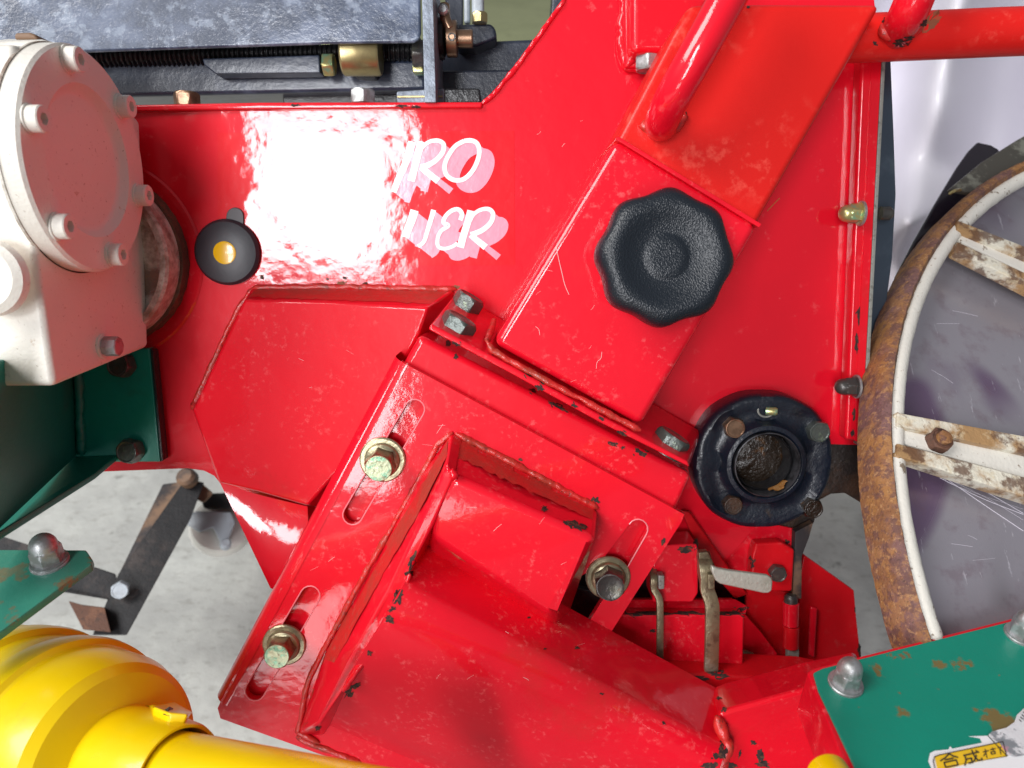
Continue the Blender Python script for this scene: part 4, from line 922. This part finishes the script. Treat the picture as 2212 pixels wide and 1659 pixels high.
for (x, y, m) in ((405, 230, COPPER), (784, 224, ZINC)):
    mk('bolt', hexhead(P(x, y, -.012), YA, .0085, .0085, .25 if x > 500 else .6), m, tfm)
# threaded rod with nuts and brass bush
tr = thing('threaded_rod', 'black greasy threaded rod with brass bush under the mottled cover plate', 'threaded rod', P(600, 115, -.05))
p0, p1 = P(150, 122, -.045), P(960, 106, -.045)
n_ = 520; pts = [p0.lerp(p1, i / n_) for i in range(n_ + 1)]
mk('rod', tube(pts, .008, 14, rad=lambda i, t: .0066 + .0013 * math.cos(i / n_ * 2 * math.pi * 78 + t)), BLACKM, tr, 80)
mk('lock_nut', hexhead(P(700, 140, -.034), XA, .0078, .007, .3), ZINCY, tr)
mk('bush', polar(P(740, 118, -.030), XA, [(0, .0125), (.0012, .0135), (.024, .0135), (.0255, .0125)], 40), BRASS, tr)
mk('bush_key', prism([(755, 138), (816, 136), (812, 168), (765, 165)], -.036, -.05, .002, 2), BLACKM, tr)
mk('end_nut', hexhead(P(893, 118, -.03), XA, .0095, .008, .1), BOLTD, tr)
mk('end_washer', prism([(890, 128), (914, 128), (914, 156), (891, 156)], -.03, -.04, .001, 2), ZINCY, tr)
# shaft collar right of the upright plate
sc_ = thing('shaft_collar', 'bronze coloured shaft end with collar beside the grey upright plate', 'shaft collar', P(975, 80, -.03))
mk('collar', polar(P(965, 84, -.03), XA, [(0, .0108), (.0005, .0115), (.0065, .0115), (.007, .0108)], 40), COPPER, sc_)
mk('shaft_end', polar(P(985, 84, -.03), XA, [(0, .0058), (.0105, .0058), (.0112, .0052), (.0112, .0005)], 28), COPPER, sc_)
mk('back_flange', polar(P(946, 84, -.03), XA, [(0, .013), (.004, .013), (.0052, .009)], 40), BLACKM, sc_)
mk('set_screw', polar(P(976, 80, -.019), N, [(0, .0026), (.0006, .0026), (.0006, .0016), (-.001, .0016), (-.001, .0002)], 20), BOLTD, sc_)
mk('pivot_pin', polar(P(958, 24, -.02), N, [(0, .0035), (.004, .0034), (.005, .0022)], 20), ZINC, sc_)
mk('link', tube(catmull([P(960, 12, -.025), P(962, 40, -.022), P(972, 62, -.022)], 4), .0035, 12), COPPER, sc_)
# two rods and bolt
mk('dark_web', prism([(958, -60), (1000, -60), (1000, 60), (965, 60)], -.075, -.08, .001, 1), NAVY, tfm)
rd = thing('upright_rod', 'thin pale blue rod, left one of two beside the bronze shaft collar', 'rod', P(1008, 30, -.07), 'upright rods behind the shaft collar')
mk('rod_body', prism([(1001, -60), (1014, -60), (1015, 50), (1002, 50)], -.07, -.08, .002, 3), CASTB, rd)
rd = thing('upright_rod', 'thick pale blue rod with a brass hex bolt at its foot, by the olive floor', 'rod', P(1030, 30, -.07), 'upright rods behind the shaft collar')
mk('rod_body', prism([(1018, -60), (1044, -60), (1045, 50), (1019, 50)], -.065, -.08, .003, 3), CASTB, rd)
mk('bolt', hexhead(P(1036, 50, -.052), YA, .0058, .0065, .2), BRASS, rd)

# ------------------------------------------------------------------ stand and caster on the floor
sd = thing('iron_stand', 'worn dark iron stand leg standing on the concrete, lower left', 'stand', Z(280, 1250, .78))
fp = [Z(x, y, d) for x, y, d in ((348, 1048, .80), (398, 1040, .80), (250, 1290, .72), (206, 1380, .70), (150, 1380, .70))]
mk('leg_side', loft3([Z(352, 1046, .80), Z(398, 1040, .795), Z(300, 1254, .735), Z(256, 1242, .735)], [Z(352, 1046, .82), Z(398, 1040, .82), Z(300, 1254, .75), Z(256, 1242, .75)], .001, 2), STANDM, sd)
mk('leg_front', loft3([Z(398, 1038, .79), Z(441, 1042, .79), Z(412, 1120, .77), (Z(274, 1372, .70)), Z(200, 1372, .70), Z(256, 1240, .73)], [Z(398, 1038, .82), Z(441, 1042, .82), Z(412, 1120, .80), (Z(274, 1372, .73)), Z(200, 1372, .73), Z(256, 1240, .76)], .001, 2), STANDD, sd)
mk('cross_bar', loft3([Z(-60, 1148, .70), Z(4, 1158, .70), Z(90, 1186, .71), Z(250, 1240, .73), Z(262, 1300, .72), Z(120, 1276, .70), Z(-60, 1240, .70)], [Z(-60, 1148, .73), Z(4, 1158, .73), Z(90, 1186, .74), Z(250, 1240, .76), Z(262, 1300, .75), Z(120, 1276, .73), Z(-60, 1240, .73)], .001, 2), STANDD, sd)
mk('foot_plate', loft3([Z(148, 1298, .70), Z(176, 1306, .70), Z(226, 1312, .70), Z(240, 1366, .69), Z(180, 1360, .69)], [Z(148, 1298, .73), Z(176, 1306, .73), Z(226, 1312, .73), Z(240, 1366, .72), Z(180, 1360, .72)], .001, 2), RUSTD, sd)
mk('bolt', hexhead(Z(262, 1272, .715), R3 @ Vector((.3, 0, 1)), .0085, .008), CASTB, sd)
mk('top_bracket', loft3([Z(384, 1030, .80), Z(432, 1040, .80), Z(462, 1066, .80), Z(440, 1088, .80), Z(404, 1066, .79)], [Z(384, 1030, .84), Z(432, 1040, .84), Z(462, 1066, .84), Z(440, 1088, .84), Z(404, 1066, .84)], .003, 2), STANDM, sd)
mk('top_pin', polar(Z(409, 1036, .785), R3 @ Vector((0, .5, 1)), [(0, .010), (.01, .010), (.013, .007)], 20), STANDM, sd)
cs = thing('caster_wheel', 'white caster wheel with pale metal fork under the red casing', 'caster', Z(470, 1150, .85))
ax = (R3 @ Vector((.35, .55, .75))).normalized(); c0 = Z(478, 1138, .86)
mk('wheel', polar(c0, ax, [(-.012, .026), (-.010, .033), (-.004, .035), (.004, .035), (.010, .033), (.012, .026), (.010, .014), (.011, .008), (.012, .0005)], 48), CASTW, cs)
mk('fork', loft3([Z(404, 1112, .84), Z(424, 1104, .84), Z(500, 1106, .84), Z(508, 1128, .83), Z(490, 1176, .82), Z(478, 1176, .82), Z(460, 1140, .83), Z(430, 1150, .83), Z(404, 1134, .84)],
                 [Z(404, 1112, .88), Z(424, 1104, .88), Z(500, 1106, .88), Z(508, 1128, .88), Z(490, 1176, .88), Z(478, 1176, .88), Z(460, 1140, .88), Z(430, 1150, .88), Z(404, 1134, .88)], .002, 3), CASTB, cs)
mk('mount_plate', loft3([Z(432, 1066, .85), Z(520, 1064, .85), Z(520, 1098, .84), Z(440, 1098, .84)], [Z(432, 1066, .87), Z(520, 1064, .87), Z(520, 1098, .87), Z(440, 1098, .87)], .002, 2), STANDD, cs)
mk('axle', polar(Z(487, 1178, .81), ax, [(0, .006), (.006, .006), (.008, .004)], 20), CASTB, cs)
